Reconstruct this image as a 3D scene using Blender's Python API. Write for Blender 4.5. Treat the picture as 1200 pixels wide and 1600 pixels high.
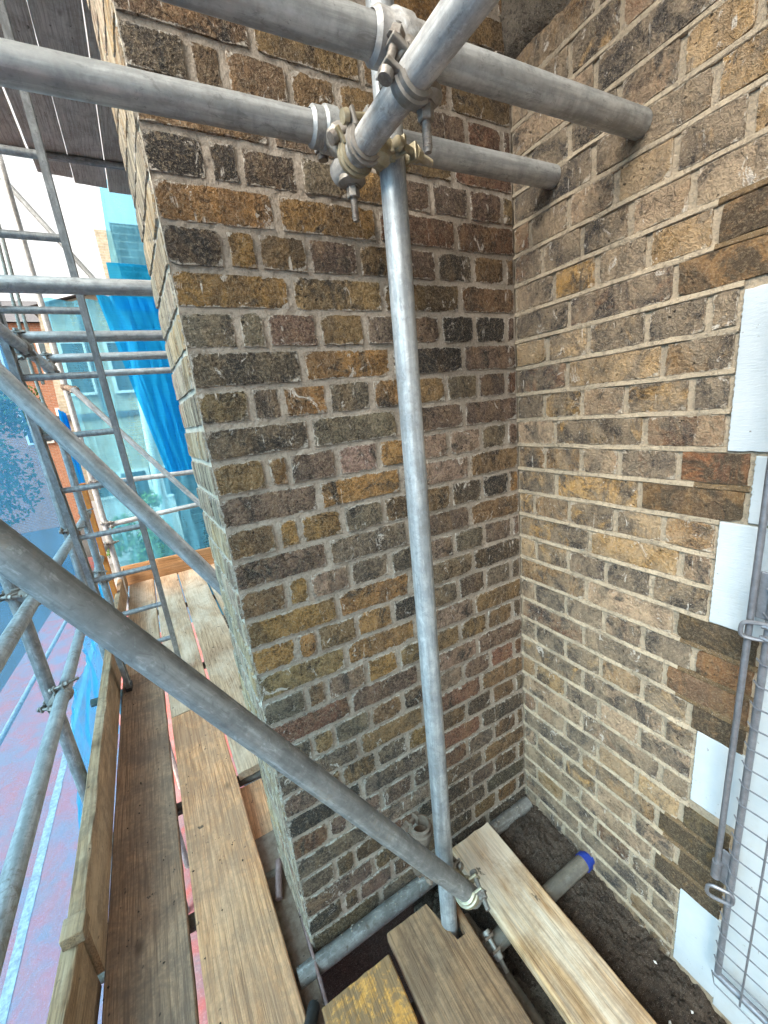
import bpy, bmesh, math, random
from mathutils import Vector, Matrix, noise

# ------------------------------------------------------------------ camera, sky, sun, exposure
S = bpy.context.scene
COL = S.collection
for o in list(bpy.data.objects):
    bpy.data.objects.remove(o)

CAMLOC = Vector((-0.9692, -0.9186, -0.6790))
RIGHT = Vector((0.873, -0.477, -0.104)); DOWN = Vector((-0.206, -0.168, -0.964)); FWD = Vector((0.442, 0.863, -0.245))
FWD.normalize(); RIGHT = (RIGHT - FWD * RIGHT.dot(FWD)).normalized(); DOWN = FWD.cross(RIGHT).normalized()
cam = bpy.data.cameras.new('camera'); camo = bpy.data.objects.new('camera', cam); COL.objects.link(camo)
cam.sensor_fit = 'HORIZONTAL'; cam.sensor_width = 36.0; cam.lens = 621.47 / 1200 * 36
cam.clip_start = 0.02; cam.clip_end = 2000
M = Matrix((( RIGHT.x, -DOWN.x, -FWD.x, CAMLOC.x), (RIGHT.y, -DOWN.y, -FWD.y, CAMLOC.y), (RIGHT.z, -DOWN.z, -FWD.z, CAMLOC.z), (0, 0, 0, 1)))
camo.matrix_world = M
S.camera = camo

SUN_EL, SUN_AZ = math.radians(45), math.radians(246)      # azimuth of the sun clockwise from +Y
w = bpy.data.worlds.new('World'); S.world = w; w.use_nodes = True
nt = w.node_tree; bg = nt.nodes['Background']
sky = nt.nodes.new('ShaderNodeTexSky'); sky.sky_type = 'NISHITA'; sky.sun_disc = False
sky.sun_elevation = SUN_EL; sky.sun_rotation = SUN_AZ; sky.dust_density = 4.0; sky.air_density = 1.2
hs = nt.nodes.new('ShaderNodeHueSaturation'); hs.inputs['Saturation'].default_value = 0.10
nt.links.new(sky.outputs[0], hs.inputs['Color']); wm = nt.nodes.new('ShaderNodeMix'); wm.data_type = 'RGBA'; wm.blend_type = 'MULTIPLY'; wm.inputs[0].default_value = 1.0; wm.inputs[7].default_value = (1.0, 0.965, 0.915, 1)
nt.links.new(hs.outputs[0], wm.inputs[6]); nt.links.new(wm.outputs[2], bg.inputs[0])
bg.inputs[1].default_value = 0.15
sun = bpy.data.lights.new('sun', 'SUN'); suno = bpy.data.objects.new('sun', sun); COL.objects.link(suno)
sun.energy = 1.9; sun.angle = math.radians(32); sun.color = (1.0, 0.90, 0.76)
sd = Vector((math.sin(SUN_AZ) * math.cos(SUN_EL), math.cos(SUN_AZ) * math.cos(SUN_EL), math.sin(SUN_EL)))
suno.rotation_euler = sd.to_track_quat('Z', 'Y').to_euler()
S.view_settings.view_transform = 'Standard'; S.view_settings.look = 'None'
S.view_settings.gamma = 1; S.view_settings.use_curve_mapping = False
S.view_settings.exposure = 1.62
S.render.engine = 'CYCLES'
S.cycles.max_bounces = 5; S.cycles.diffuse_bounces = 3; S.cycles.glossy_bounces = 2; S.cycles.caustics_reflective = False; S.cycles.caustics_refractive = False; S.cycles.transparent_max_bounces = 16; S.cycles.use_denoising = True; S.cycles.use_adaptive_sampling = True; S.cycles.adaptive_threshold = 0.035; S.cycles.adaptive_min_samples = 16

rng = random.Random(7)
def U(a, b): return rng.uniform(a, b)

# ------------------------------------------------------------------ node helpers and materials
class NT:
    def __init__(s, name):
        s.m = bpy.data.materials.new(name); s.m.use_nodes = True; s.t = s.m.node_tree
        s.b = s.t.nodes['Principled BSDF']; s.out = s.t.nodes['Material Output']
        s.b.inputs['Roughness'].default_value = 0.9
        s.b.inputs['Specular IOR Level'].default_value = 0.25
    def n(s, k, **kw):
        x = s.t.nodes.new(k)
        for a, v in kw.items(): setattr(x, a, v)
        return x
    def l(s, a, b): s.t.links.new(a, b)
    def put(s, sock, v):
        if hasattr(v, 'is_output'): s.l(v, sock)
        else: sock.default_value = v
    def math(s, op, a, b=0.0, clamp=False):
        x = s.n('ShaderNodeMath', operation=op); x.use_clamp = clamp
        s.put(x.inputs[0], a); s.put(x.inputs[1], b); return x.outputs[0]
    def ramp(s, f, stops, interp='LINEAR'):
        x = s.n('ShaderNodeValToRGB'); x.color_ramp.interpolation = interp
        e = x.color_ramp.elements
        while len(e) < len(stops): e.new(0.5)
        for i, (p, c) in enumerate(stops):
            e[i].position = p; e[i].color = (c[0], c[1], c[2], 1) if not isinstance(c, (int, float)) else (c, c, c, 1)
        s.put(x.inputs[0], f); return x.outputs[0]
    def mix(s, f, a, b, mode='MIX'):
        x = s.n('ShaderNodeMix', data_type='RGBA', blend_type=mode)
        s.put(x.inputs[0], f)
        for k, v in ((6, a), (7, b)):
            s.put(x.inputs[k], (v[0], v[1], v[2], 1) if isinstance(v, tuple) and len(v) == 3 else v)
        return x.outputs[2]
    def coords(s, scale=(1, 1, 1), rand=True, src='Object'):
        tc = s.n('ShaderNodeTexCoord'); mp = s.n('ShaderNodeMapping'); mp.inputs['Scale'].default_value = scale
        v = tc.outputs[src]
        if rand:
            oi = s.n('ShaderNodeObjectInfo'); va = s.n('ShaderNodeVectorMath', operation='ADD')
            cm = s.n('ShaderNodeCombineXYZ'); r = oi.outputs['Random']
            s.l(s.math('MULTIPLY', r, 37.0), cm.inputs[0]); s.l(s.math('MULTIPLY', r, 91.0), cm.inputs[1]); s.l(s.math('MULTIPLY', r, 53.0), cm.inputs[2])
            s.l(v, va.inputs[0]); s.l(cm.outputs[0], va.inputs[1]); v = va.outputs[0]
        s.l(v, mp.inputs[0]); return mp.outputs[0]
    def noise(s, vec, scale, detail=6, rough=0.6, dist=0.0, out='Fac'):
        x = s.n('ShaderNodeTexNoise'); s.l(vec, x.inputs['Vector'])
        x.inputs['Scale'].default_value = scale; x.inputs['Detail'].default_value = min(detail, 5 if scale < 100 else 3)
        x.inputs['Roughness'].default_value = rough; x.inputs['Distortion'].default_value = dist
        return x.outputs[out]
    def voro(s, vec, scale, feature='F1', out='Distance'):
        x = s.n('ShaderNodeTexVoronoi', feature=feature); s.l(vec, x.inputs['Vector']); x.inputs['Scale'].default_value = scale
        return x.outputs[out]
    def attr(s, name):
        x = s.n('ShaderNodeAttribute'); x.attribute_name = name; return x.outputs['Fac']
    def bump(s, h, strength=0.5, dist=0.004, normal=None):
        x = s.n('ShaderNodeBump'); x.inputs['Strength'].default_value = strength; x.inputs['Distance'].default_value = dist
        s.l(h, x.inputs['Height'])
        if normal is not None: s.l(normal, x.inputs['Normal'])
        s.l(x.outputs[0], s.b.inputs['Normal']); return x.outputs[0]
    def col(s, c): s.put(s.b.inputs['Base Color'], c if hasattr(c, 'is_output') else (c[0], c[1], c[2], 1))

def mat_brick(name, mortar, soot, lime, smear=0.004, streak=0.0, wash=0.0, washcol=(0.46, 0.38, 0.29), rim=0.95, rimcol=(0.68, 0.63, 0.55), grit=1.0, cracks=0.6):
    m = NT(name)
    v = m.coords(); oi = m.n('ShaderNodeObjectInfo'); base = oi.outputs['Color']; sootamt = oi.outputs['Alpha']
    big = m.noise(m.coords(scale=(1.5, 1, 0.55)), 9, 5, 0.6, 0.9); med = m.noise(v, 42, 9, 0.72, 0.5); fine = m.noise(v, 150, 7, 0.8); grn = m.noise(v, 480, 4, 0.75)
    zone = m.noise(m.coords(scale=(1.0, 1, 0.3)), 11, 4, 0.6, 0.5)
    # kiln zones: one end burnt, another pale or ochre
    c = m.mix(m.ramp(zone, [(0.50, 0.0), (0.57, 0.75)]), base, m.mix(0.60, base, (0.070, 0.056, 0.048)))
    c = m.mix(m.ramp(big, [(0.50, 0.0), (0.66, 0.70)]), c, m.mix(0.45, base, (0.31, 0.185, 0.075)))
    c = m.mix(m.ramp(med, [(0.40, 0.62 * grit), (0.53, 0.0)]), c, m.mix(0.75, c, (0.020, 0.017, 0.015)))
    c = m.mix(m.ramp(med, [(0.55, 0.0), (0.70, 0.45)]), c, m.mix(0.5, c, (0.40, 0.30, 0.19)))
    sz = m.math('ADD', m.noise(m.coords(scale=(1, 1, 0.8)), 15, 9, 0.72, 0.9), m.math('MULTIPLY', sootamt, 0.30))
    c = m.mix(m.ramp(sz, [(0.58, 0.0), (0.70, 0.9)]), c, soot)
    gm = m.ramp(m.noise(v, 14, 3, 0.5, 0.5), [(0.40, 0.15), (0.60, 1.0)])
    c = m.mix(m.math('MULTIPLY', m.ramp(fine, [(0.40, 0.8 * grit), (0.485, 0.0)]), gm), c, m.mix(0.75, c, (0.012, 0.010, 0.009)))
    c = m.mix(m.ramp(fine, [(0.53, 0.0), (0.61, 0.62 * grit)]), c, m.mix(0.5, c, (0.50, 0.40, 0.26)))
    f2 = m.noise(m.coords(scale=(1, 1, 1.2)), 85, 6, 0.75, 0.8)
    c = m.mix(m.ramp(f2, [(0.39, 0.55 * grit), (0.47, 0.0)]), c, m.mix(0.7, c, (0.02, 0.016, 0.014)))
    c = m.mix(m.ramp(grn, [(0.56, 0.0), (0.66, 0.8 * grit)]), c, m.mix(0.55, c, (0.58, 0.50, 0.38)))
    if wash:
        ws = m.noise(m.coords(scale=(1, 1, 0.8)), 12, 9, 0.75, 0.7)
        c = m.mix(m.ramp(ws, [(0.40, 0.0), (0.62, wash)]), c, washcol)
    # iron spots, irregular and only on some bricks
    dv = m.n('ShaderNodeVectorMath', operation='ADD'); m.l(v, dv.inputs[0]); m.l(m.mix(1.0, (0, 0, 0), m.noise(v, 160, 3, 0.6, out='Color')), dv.inputs[1])
    sc_ = m.n('ShaderNodeVectorMath', operation='SCALE'); m.l(m.noise(v, 130, 3, 0.6, out='Color'), sc_.inputs[0]); sc_.inputs['Scale'].default_value = 0.011
    m.l(sc_.outputs[0], dv.inputs[1])
    sp = m.voro(dv.outputs[0], 75); gate = m.noise(v, 11, 2, 0.5)
    spots = m.math('MULTIPLY', m.ramp(sp, [(0.13, 1.0), (0.22, 0.0)]), m.ramp(gate, [(0.56, 0.0), (0.62, 1.0)]))
    c = m.mix(m.math('MULTIPLY', spots, 0.85), c, (0.014, 0.012, 0.011))
    # cracks
    cr = m.voro(dv.outputs[0], 16, feature='DISTANCE_TO_EDGE'); cg = m.noise(v, 8, 2, 0.5)
    crack = m.math('MULTIPLY', m.ramp(cr, [(0.004, 1.0), (0.016, 0.0)]), m.ramp(cg, [(0.63, 0.0), (0.67, 1.0)]))
    c = m.mix(m.math('MULTIPLY', crack, cracks), c, (0.012, 0.010, 0.009))
    # lime dragged over the face and thin runs
    lim = m.noise(m.coords(scale=(1.0, 1.0, 0.6)), 26, 10, 0.8, 1.2)
    c = m.mix(m.ramp(lim, [(0.61, 0.0), (0.67, lime)]), c, rimcol)
    drip = m.noise(m.coords(scale=(1.0, 1.0, 0.10)), 75, 3, 0.6); dg = m.noise(v, 24, 4, 0.6)
    c = m.mix(m.math('MULTIPLY', m.ramp(drip, [(0.66, 0.0), (0.70, lime)]), m.ramp(dg, [(0.52, 0.0), (0.60, 1.0)])), c, rimcol)
    if streak:
        st = m.noise(m.coords(scale=(60, 60, 2.2)), 1.0, 5, 0.7)
        c = m.mix(m.ramp(st, [(0.42, 0.0), (0.62, streak)]), c, (0.70, 0.59, 0.41))
        st2 = m.noise(m.coords(scale=(90, 90, 3.5)), 1.3, 4, 0.7)
        c = m.mix(m.ramp(st2, [(0.58, 0.0), (0.68, 0.85)]), c, (0.05, 0.042, 0.04))
    ed = m.attr('ed'); en = m.noise(v, 60, 8, 0.8); eg = m.noise(v, 17, 3, 0.6)
    e = m.math('SUBTRACT', ed, m.math('MULTIPLY', m.math('SUBTRACT', en, 0.47), smear * 5.0))
    rimf = m.math('MULTIPLY', m.ramp(m.math('MULTIPLY', e, 100.0), [(smear * 30, rim), (smear * 70, 0.0)]), m.ramp(eg, [(0.36, 0.25), (0.55, 1.0)]))
    c = m.mix(rimf, c, m.mix(m.ramp(fine, [(0.40, 0.0), (0.6, 0.8)]), mortar, rimcol))
    m.col(c)
    h = m.math('ADD', m.math('ADD', m.math('MULTIPLY', med, 1.3), m.math('MULTIPLY', fine, 1.5)), m.math('ADD', m.math('MULTIPLY', spots, -0.6), m.math('MULTIPLY', crack, -0.7)))
    h = m.math('ADD', h, m.math('MULTIPLY', grn, 0.25))
    m.bump(h, 0.35 + 0.65 * grit, 0.008)
    return m.m

def mat_mortar(name, a, b, dirt, bscale=1.0):
    m = NT(name); v = m.coords(rand=False)
    n1 = m.noise(v, 14, 8, 0.7); n2 = m.noise(v, 110, 6, 0.75); n3 = m.noise(v, 3.2, 4, 0.6); n4 = m.noise(v, 420, 3, 0.7)
    c = m.mix(m.ramp(n1, [(0.35, 0.0), (0.65, 1.0)]), a, b)
    c = m.mix(m.ramp(n2, [(0.36, 0.65), (0.5, 0.0)]), c, dirt)
    c = m.mix(m.ramp(n3, [(0.55, 0.0), (0.72, 0.5)]), c, m.mix(0.6, dirt, a))
    c = m.mix(m.ramp(n4, [(0.58, 0.0), (0.75, 0.6)]), c, (0.62, 0.57, 0.5))
    m.col(c); m.bump(m.math('ADD', m.math('MULTIPLY', n2, 0.8), m.math('ADD', n1, m.math('MULTIPLY', n4, 0.3))), 0.8, 0.006 * bscale)
    return m.m

def mat_wood(name, dark, light, dirt=0.5, dirtcol=(0.10, 0.085, 0.07), pale=0.0, grain=1.0, bleach=(0.62, 0.53, 0.42), dt=(0.44, 0.68)):
    m = NT(name)
    vd = m.coords(scale=(1, 0.12, 1)); v = m.coords()
    wv = m.n('ShaderNodeTexWave', wave_type='BANDS', bands_direction='X'); m.l(vd, wv.inputs[0])
    wv.inputs['Scale'].default_value = 13; wv.inputs['Distortion'].default_value = 9.0; wv.inputs['Detail'].default_value = 4
    wv.inputs['Detail Scale'].default_value = 1.6; wv.inputs['Detail Roughness'].default_value = 0.65
    fib = m.noise(m.coords(scale=(1, 0.025, 1)), 210, 4, 0.7); bl = m.noise(m.coords(scale=(1, 0.35, 1)), 7, 6, 0.65, 0.7)
    c = m.mix(m.ramp(wv.outputs[0], [(0.25, 0.0), (0.85, 0.5 * grain)]), light, dark)
    c = m.mix(m.ramp(fib, [(0.40, 0.75), (0.52, 0.0)]), c, m.mix(0.5, dark, (0.03, 0.02, 0.015)))
    c = m.mix(m.ramp(bl, [(0.45, 0.0), (0.75, 0.6)]), c, m.mix(0.5, light, (0.30, 0.24, 0.17)))
    kn = m.voro(m.coords(scale=(1, 0.55, 1)), 4.6)
    c = m.mix(m.ramp(kn, [(0.035, 0.9), (0.085, 0.0)]), c, (0.06, 0.035, 0.02))
    if pale:
        pb = m.noise(m.coords(scale=(1, 0.3, 1)), 5, 5, 0.65, 0.5)
        c = m.mix(m.ramp(pb, [(0.45, 0.0), (0.66, pale)]), c, bleach)
    d1 = m.noise(v, 6, 8, 0.72, 0.6); d2 = m.noise(v, 60, 6, 0.75)
    dd = m.math('ADD', d1, m.math('MULTIPLY', m.math('SUBTRACT', d2, 0.5), 0.5))
    c = m.mix(m.ramp(dd, [(dt[0], 0.0), (dt[1], dirt)]), c, dirtcol)
    sp = m.noise(m.coords(scale=(1, 0.7, 1)), 34, 3, 0.55)
    c = m.mix(m.ramp(sp, [(0.69, 0.0), (0.73, 0.8)]), c, (0.05, 0.04, 0.032))
    m.col(c)
    m.bump(m.math('ADD', m.math('MULTIPLY', fib, 0.7), m.math('ADD', m.math('MULTIPLY', wv.outputs[0], 0.25), m.math('MULTIPLY', d2, 0.4))), 0.6, 0.004)
    return m.m

def mat_galv(name, a=(0.40, 0.43, 0.45), b=(0.25, 0.27, 0.29), metal=0.35, rough=0.42, dirt=0.25, dirtcol=(0.16, 0.14, 0.12), axis=2, white=0.25):
    m = NT(name)
    sc = [1, 1, 1]; sc[axis] = 0.06
    v = m.coords(); st = m.noise(m.coords(scale=tuple(sc)), 70, 5, 0.65); bl = m.noise(v, 22, 7, 0.7); sg = m.voro(v, 70, out='Color')
    c = m.mix(m.ramp(bl, [(0.40, 0.0), (0.60, 1.0)]), a, b)
    pt = m.noise(m.coords(scale=(1, 0.5, 1)), 60, 6, 0.75, 0.8)
    c = m.mix(m.ramp(pt, [(0.55, 0.0), (0.64, white)]), c, (0.62, 0.64, 0.63))
    c = m.mix(m.ramp(pt, [(0.36, 0.55), (0.43, 0.0)]), c, m.mix(0.65, b, (0.07, 0.07, 0.07)))
    c = m.mix(m.ramp(st, [(0.42, 0.5), (0.55, 0.0)]), c, m.mix(0.6, b, (0.1, 0.1, 0.1)))
    c = m.mix(m.ramp(st, [(0.58, 0.0), (0.75, white)]), c, (0.70, 0.74, 0.76))
    d = m.noise(v, 55, 8, 0.75, 0.4); d0 = m.noise(v, 5, 4, 0.6)
    dd = m.math('ADD', m.math('MULTIPLY', d, 0.6), m.math('MULTIPLY', d0, 0.45))
    c = m.mix(m.ramp(dd, [(0.56, 0.0), (0.66, dirt)]), c, dirtcol)
    m.col(c); m.b.inputs['Metallic'].default_value = metal; m.b.inputs['Specular IOR Level'].default_value = 0.5
    m.put(m.b.inputs['Roughness'], m.ramp(bl, [(0.3, rough - 0.08), (0.7, rough + 0.2)]))
    m.bump(m.math('ADD', m.math('MULTIPLY', d, 0.5), st), 0.35, 0.0015)
    return m.m

def mat_simple(name, c1, c2, scale=20, rough=0.8, metal=0.0, bump=0.3, bd=0.003, spec=0.3):
    m = NT(name); v = m.coords(); n = m.noise(v, scale, 7, 0.7)
    m.col(m.mix(m.ramp(n, [(0.35, 0.0), (0.65, 1.0)]), c1, c2)); m.b.inputs['Roughness'].default_value = rough
    m.b.inputs['Metallic'].default_value = metal; m.b.inputs['Specular IOR Level'].default_value = spec
    m.bump(m.noise(v, scale * 4, 6, 0.7), bump, bd); return m.m

def mat_net(name, tint, body, fac, folds=0.25):
    m = NT(name); t = m.t
    tr = m.n('ShaderNodeBsdfTransparent'); tr.inputs[0].default_value = (*tint, 1)
    df = m.n('ShaderNodeBsdfDiffuse'); df.inputs[0].default_value = (*body, 1)
    tl = m.n('ShaderNodeBsdfTranslucent'); tl.inputs[0].default_value = (*body, 1)
    ms = m.n('ShaderNodeMixShader'); ms.inputs[0].default_value = 0.55; m.l(df.outputs[0], ms.inputs[1]); m.l(tl.outputs[0], ms.inputs[2])
    mx = m.n('ShaderNodeMixShader'); v = m.coords(scale=(1, 1, 0.3), rand=False)
    nz = m.noise(v, 5, 5, 0.6); wz = m.noise(m.coords(scale=(3, 3, 90), rand=False), 2.0, 3, 0.6)
    f = m.math('ADD', m.math('MULTIPLY', m.math('SUBTRACT', nz, 0.5), folds), m.math('ADD', m.math('MULTIPLY', m.math('SUBTRACT', wz, 0.5), 0.2), fac), clamp=True)
    m.l(f, mx.inputs[0]); m.l(tr.outputs[0], mx.inputs[1]); m.l(ms.outputs[0], mx.inputs[2])
    m.l(mx.outputs[0], m.out.inputs[0]); return m.m

def mat_farbrick(name, c1, c2, mo, scale=1.0):
    m = NT(name); tc = m.n('ShaderNodeTexCoord'); mp = m.n('ShaderNodeMapping'); m.l(tc.outputs['UV'], mp.inputs[0])
    br = m.n('ShaderNodeTexBrick'); m.l(mp.outputs[0], br.inputs[0])
    br.inputs['Color1'].default_value = (*c1, 1); br.inputs['Color2'].default_value = (*c2, 1); br.inputs['Mortar'].default_value = (*mo, 1)
    br.inputs['Scale'].default_value = scale; br.inputs['Mortar Size'].default_value = 0.006; br.inputs['Brick Width'].default_value = 0.225; br.inputs['Row Height'].default_value = 0.075
    br.inputs['Bias'].default_value = -0.1
    v = m.coords(rand=False); n = m.noise(v, 9, 6, 0.7)
    m.col(m.mix(m.ramp(n, [(0.4, 0.0), (0.7, 0.5)]), br.outputs[0], (0.10, 0.085, 0.07)))
    m.bump(br.outputs['Fac'], -0.6, 0.006); return m.m

MORT_A = (0.38, 0.335, 0.275); MORT_B = (0.50, 0.43, 0.32)
MT = {}
MT['brickA'] = mat_brick('pier_brick', MORT_A, (0.040, 0.037, 0.035), 0.85, smear=0.0045)
MT['brickB'] = mat_brick('wall_brick', MORT_B, (0.055, 0.052, 0.052), 0.75, smear=0.0035, wash=0.5, washcol=(0.53, 0.405, 0.265), rim=0.7, grit=0.9, cracks=0.15)
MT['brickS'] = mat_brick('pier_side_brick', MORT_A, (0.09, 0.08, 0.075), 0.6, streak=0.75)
MT['brickT'] = mat_brick('stained_brick', (0.22, 0.16, 0.09), (0.06, 0.045, 0.03), 0.15, smear=0.003, rimcol=(0.30, 0.21, 0.12), rim=0.3, grit=0.45, cracks=0.3)
MT['mortA'] = mat_mortar('pier_mortar', (0.39, 0.338, 0.275), (0.30, 0.258, 0.205), (0.17, 0.135, 0.105))
MT['mortB'] = mat_mortar('wall_mortar', (0.38, 0.31, 0.22), (0.29, 0.24, 0.17), (0.17, 0.145, 0.115))
MT['point'] = mat_mortar('struck_pointing', (0.43, 0.355, 0.25), (0.32, 0.265, 0.19), (0.16, 0.13, 0.095), 1.2)
MT['pointd'] = mat_mortar('stained_pointing', (0.17, 0.115, 0.06), (0.11, 0.075, 0.04), (0.05, 0.035, 0.022), 1.2)
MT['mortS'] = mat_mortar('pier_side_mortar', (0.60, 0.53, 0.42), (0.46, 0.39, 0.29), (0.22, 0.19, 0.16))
MT['stone'] = mat_mortar('rough_render', (0.20, 0.17, 0.13), (0.10, 0.085, 0.066), (0.035, 0.03, 0.025), 3.0)
MT['soil'] = mat_mortar('soil', (0.075, 0.055, 0.040), (0.046, 0.034, 0.026), (0.018, 0.014, 0.011), 3)
MT['deck'] = mat_wood('deck_wood', (0.40, 0.17, 0.07), (0.68, 0.36, 0.175), 0.55, (0.27, 0.17, 0.11), 0.35, bleach=(0.56, 0.40, 0.27), dt=(0.40, 0.60))
MT['deckd'] = mat_wood('deck_wood_grey', (0.24, 0.145, 0.088), (0.39, 0.25, 0.155), 0.65, (0.14, 0.10, 0.075), 0.2, bleach=(0.37, 0.28, 0.20), dt=(0.40, 0.60))
MT['deckl'] = mat_wood('deck_wood_pale', (0.33, 0.215, 0.125), (0.52, 0.36, 0.225), 0.35, (0.22, 0.16, 0.11), 0.75, bleach=(0.66, 0.55, 0.42))
MT['wgrey'] = mat_wood('weathered_wood', (0.17, 0.09, 0.045), (0.32, 0.18, 0.092), 0.6, (0.12, 0.076, 0.048), 0.35, bleach=(0.36, 0.245, 0.155), dt=(0.40, 0.58))
MT['wyel'] = mat_wood('yellow_wood', (0.44, 0.19, 0.04), (0.64, 0.31, 0.075), 0.85, (0.20, 0.125, 0.07), 0.0, dt=(0.43, 0.53))
MT['wpale'] = mat_wood('pale_wood', (0.27, 0.13, 0.05), (0.55, 0.34, 0.17), 0.45, (0.17, 0.10, 0.05), 0.8, bleach=(0.70, 0.60, 0.47))
MT['wtoe'] = mat_wood('toe_wood', (0.21, 0.128, 0.066), (0.34, 0.22, 0.12), 0.55, (0.12, 0.086, 0.058), 0.5, bleach=(0.54, 0.42, 0.28), dt=(0.42, 0.62))
MT['wtoe2'] = mat_wood('orange_wood', (0.27, 0.135, 0.055), (0.38, 0.205, 0.09), 0.3, (0.20, 0.12, 0.06))
MT['wup'] = mat_wood('upper_wood', (0.38, 0.345, 0.30), (0.55, 0.51, 0.45), 0.6, (0.24, 0.21, 0.18), 0.5, bleach=(0.66, 0.62, 0.56))
MT['galv'] = mat_galv('galvanised', (0.46, 0.475, 0.47), (0.31, 0.325, 0.32), axis=1)
MT['galvb'] = mat_galv('galvanised_bright', (0.43, 0.455, 0.46), (0.30, 0.325, 0.335), 0.3, 0.40, 0.3, white=0.5, axis=1)
MT['galvw'] = mat_galv('galvanised_worn', (0.56, 0.545, 0.51), (0.36, 0.36, 0.35), 0.2, 0.42, 0.5, (0.24, 0.21, 0.17), white=0.75, axis=1)
MT['galvd'] = mat_galv('dull_steel', (0.30, 0.308, 0.30), (0.19, 0.198, 0.195), 0.25, 0.45, 0.6, (0.30, 0.265, 0.215), white=0.4, axis=1)
MT['galvm'] = mat_galv('muddy_steel', (0.22, 0.215, 0.20), (0.13, 0.12, 0.105), 0.2, 0.55, 0.95, (0.09, 0.07, 0.05), white=0.35, axis=1)
MT['galvs'] = mat_galv('silt_steel', (0.34, 0.37, 0.37), (0.26, 0.285, 0.28), 0.25, 0.5, 0.9, (0.15, 0.13, 0.105), white=0.3, axis=1)
MT['mudtube'] = mat_galv('mud_coated', (0.15, 0.13, 0.10), (0.10, 0.085, 0.065), 0.0, 0.8, 0.8, (0.06, 0.048, 0.035), white=0.1, axis=1)
MT['alu'] = mat_galv('aluminium', (0.40, 0.42, 0.42), (0.30, 0.32, 0.32), 0.5, 0.38, 0.3, (0.18, 0.17, 0.15), white=0.3, axis=2)
MT['cast'] = mat_simple('forged_steel', (0.22, 0.20, 0.17), (0.33, 0.31, 0.28), 40, 0.55, 0.45, 0.5, 0.002, 0.5)
MT['gold'] = mat_simple('zinc_yellow', (0.27, 0.225, 0.13), (0.40, 0.365, 0.27), 60, 0.45, 0.4, 0.5, 0.0015, 0.5)
MT['bolt'] = mat_simple('bolt_steel', (0.30, 0.29, 0.26), (0.16, 0.13, 0.11), 80, 0.5, 0.5, 0.5, 0.001, 0.5)
MT['rust'] = mat_simple('rusty_steel', (0.12, 0.08, 0.055), (0.22, 0.165, 0.125), 30, 0.85, 0.1, 0.6, 0.003)
MT['rustp'] = mat_simple('pink_rust', (0.24, 0.165, 0.15), (0.15, 0.09, 0.08), 35, 0.8, 0.1, 0.5, 0.002)
def mat_paint():
    m = NT('white_paint'); v = m.coords(rand=False); n = m.noise(v, 7, 6, 0.65); f = m.noise(m.coords(scale=(1, 1, 6), rand=False), 45, 6, 0.7); sp = m.noise(v, 70, 4, 0.6); dn = m.noise(m.coords(scale=(1, 1, 0.4), rand=False), 9, 8, 0.75)
    c = m.mix(m.ramp(n, [(0.35, 0.0), (0.65, 1.0)]), (0.43, 0.485, 0.515), (0.495, 0.54, 0.56))
    c = m.mix(m.ramp(dn, [(0.58, 0.0), (0.72, 0.35)]), c, (0.42, 0.41, 0.38))
    c = m.mix(m.ramp(sp, [(0.685, 0.0), (0.72, 0.9)]), c, (0.16, 0.14, 0.12))
    m.col(c); m.b.inputs['Roughness'].default_value = 0.55; m.bump(m.math('ADD', f, m.math('MULTIPLY', sp, 0.5)), 0.5, 0.003); return m.m
MT['white'] = mat_paint()
MT['blue'] = mat_simple('blue_plastic', (0.008, 0.028, 0.20), (0.012, 0.04, 0.27), 30, 0.55, 0.0, 0.1, 0.001, 0.5)
MT['rope'] = mat_simple('rope', (0.30, 0.29, 0.24), (0.42, 0.41, 0.36), 60, 0.95, 0.0, 0.6, 0.002)
MT['wire'] = mat_simple('galvanised_wire', (0.22, 0.235, 0.26), (0.15, 0.16, 0.18), 60, 0.42, 0.5, 0.3, 0.001, 0.5)
MT['orange'] = mat_simple('orange_paint', (0.62, 0.20, 0.03), (0.42, 0.15, 0.04), 30, 0.7, 0.0, 0.4, 0.003)
MT['tar'] = mat_simple('black_strap', (0.018, 0.018, 0.018), (0.035, 0.035, 0.033), 30, 0.45, 0.0, 0.4, 0.003, 0.5)
MT['net'] = mat_net('blue_debris_net', (0.42, 0.74, 1.0), (0.07, 0.32, 0.68), 0.30)
MT['netend'] = mat_net('blue_end_net', (0.42, 0.84, 1.0), (0.18, 0.62, 0.90), 0.36, 0.6)
MT['netd'] = mat_net('blue_gathered_net', (0.08, 0.50, 0.86), (0.02, 0.46, 0.86), 0.5)
MT['hbrick'] = mat_farbrick('house_brick', (0.58, 0.50, 0.36), (0.46, 0.39, 0.28), (0.58, 0.54, 0.46))
MT['rbrick'] = mat_farbrick('red_house_brick', (0.42, 0.17, 0.09), (0.34, 0.13, 0.07), (0.42, 0.34, 0.28))
MT['nbrick'] = mat_farbrick('neighbour_brick', (0.085, 0.07, 0.055), (0.05, 0.043, 0.037), (0.28, 0.25, 0.21))
MT['ubrick'] = mat_farbrick('upper_brick', (0.19, 0.145, 0.09), (0.10, 0.08, 0.06), (0.33, 0.29, 0.23))
MT['render'] = mat_simple('white_render', (0.74, 0.73, 0.70), (0.66, 0.65, 0.62), 6, 0.8)
MT['glass'] = mat_simple('window_glass', (0.03, 0.05, 0.06), (0.05, 0.08, 0.09), 4, 0.08, 0.0, 0.0, 0.001, 0.8)
MT['slate'] = mat_simple('slate', (0.10, 0.10, 0.11), (0.15, 0.15, 0.16), 8, 0.7)
MT['asph'] = mat_simple('asphalt', (0.055, 0.055, 0.057), (0.075, 0.074, 0.073), 25, 0.9)
MT['pave'] = mat_simple('paving', (0.30, 0.29, 0.27), (0.38, 0.37, 0.34), 4, 0.9)
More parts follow.
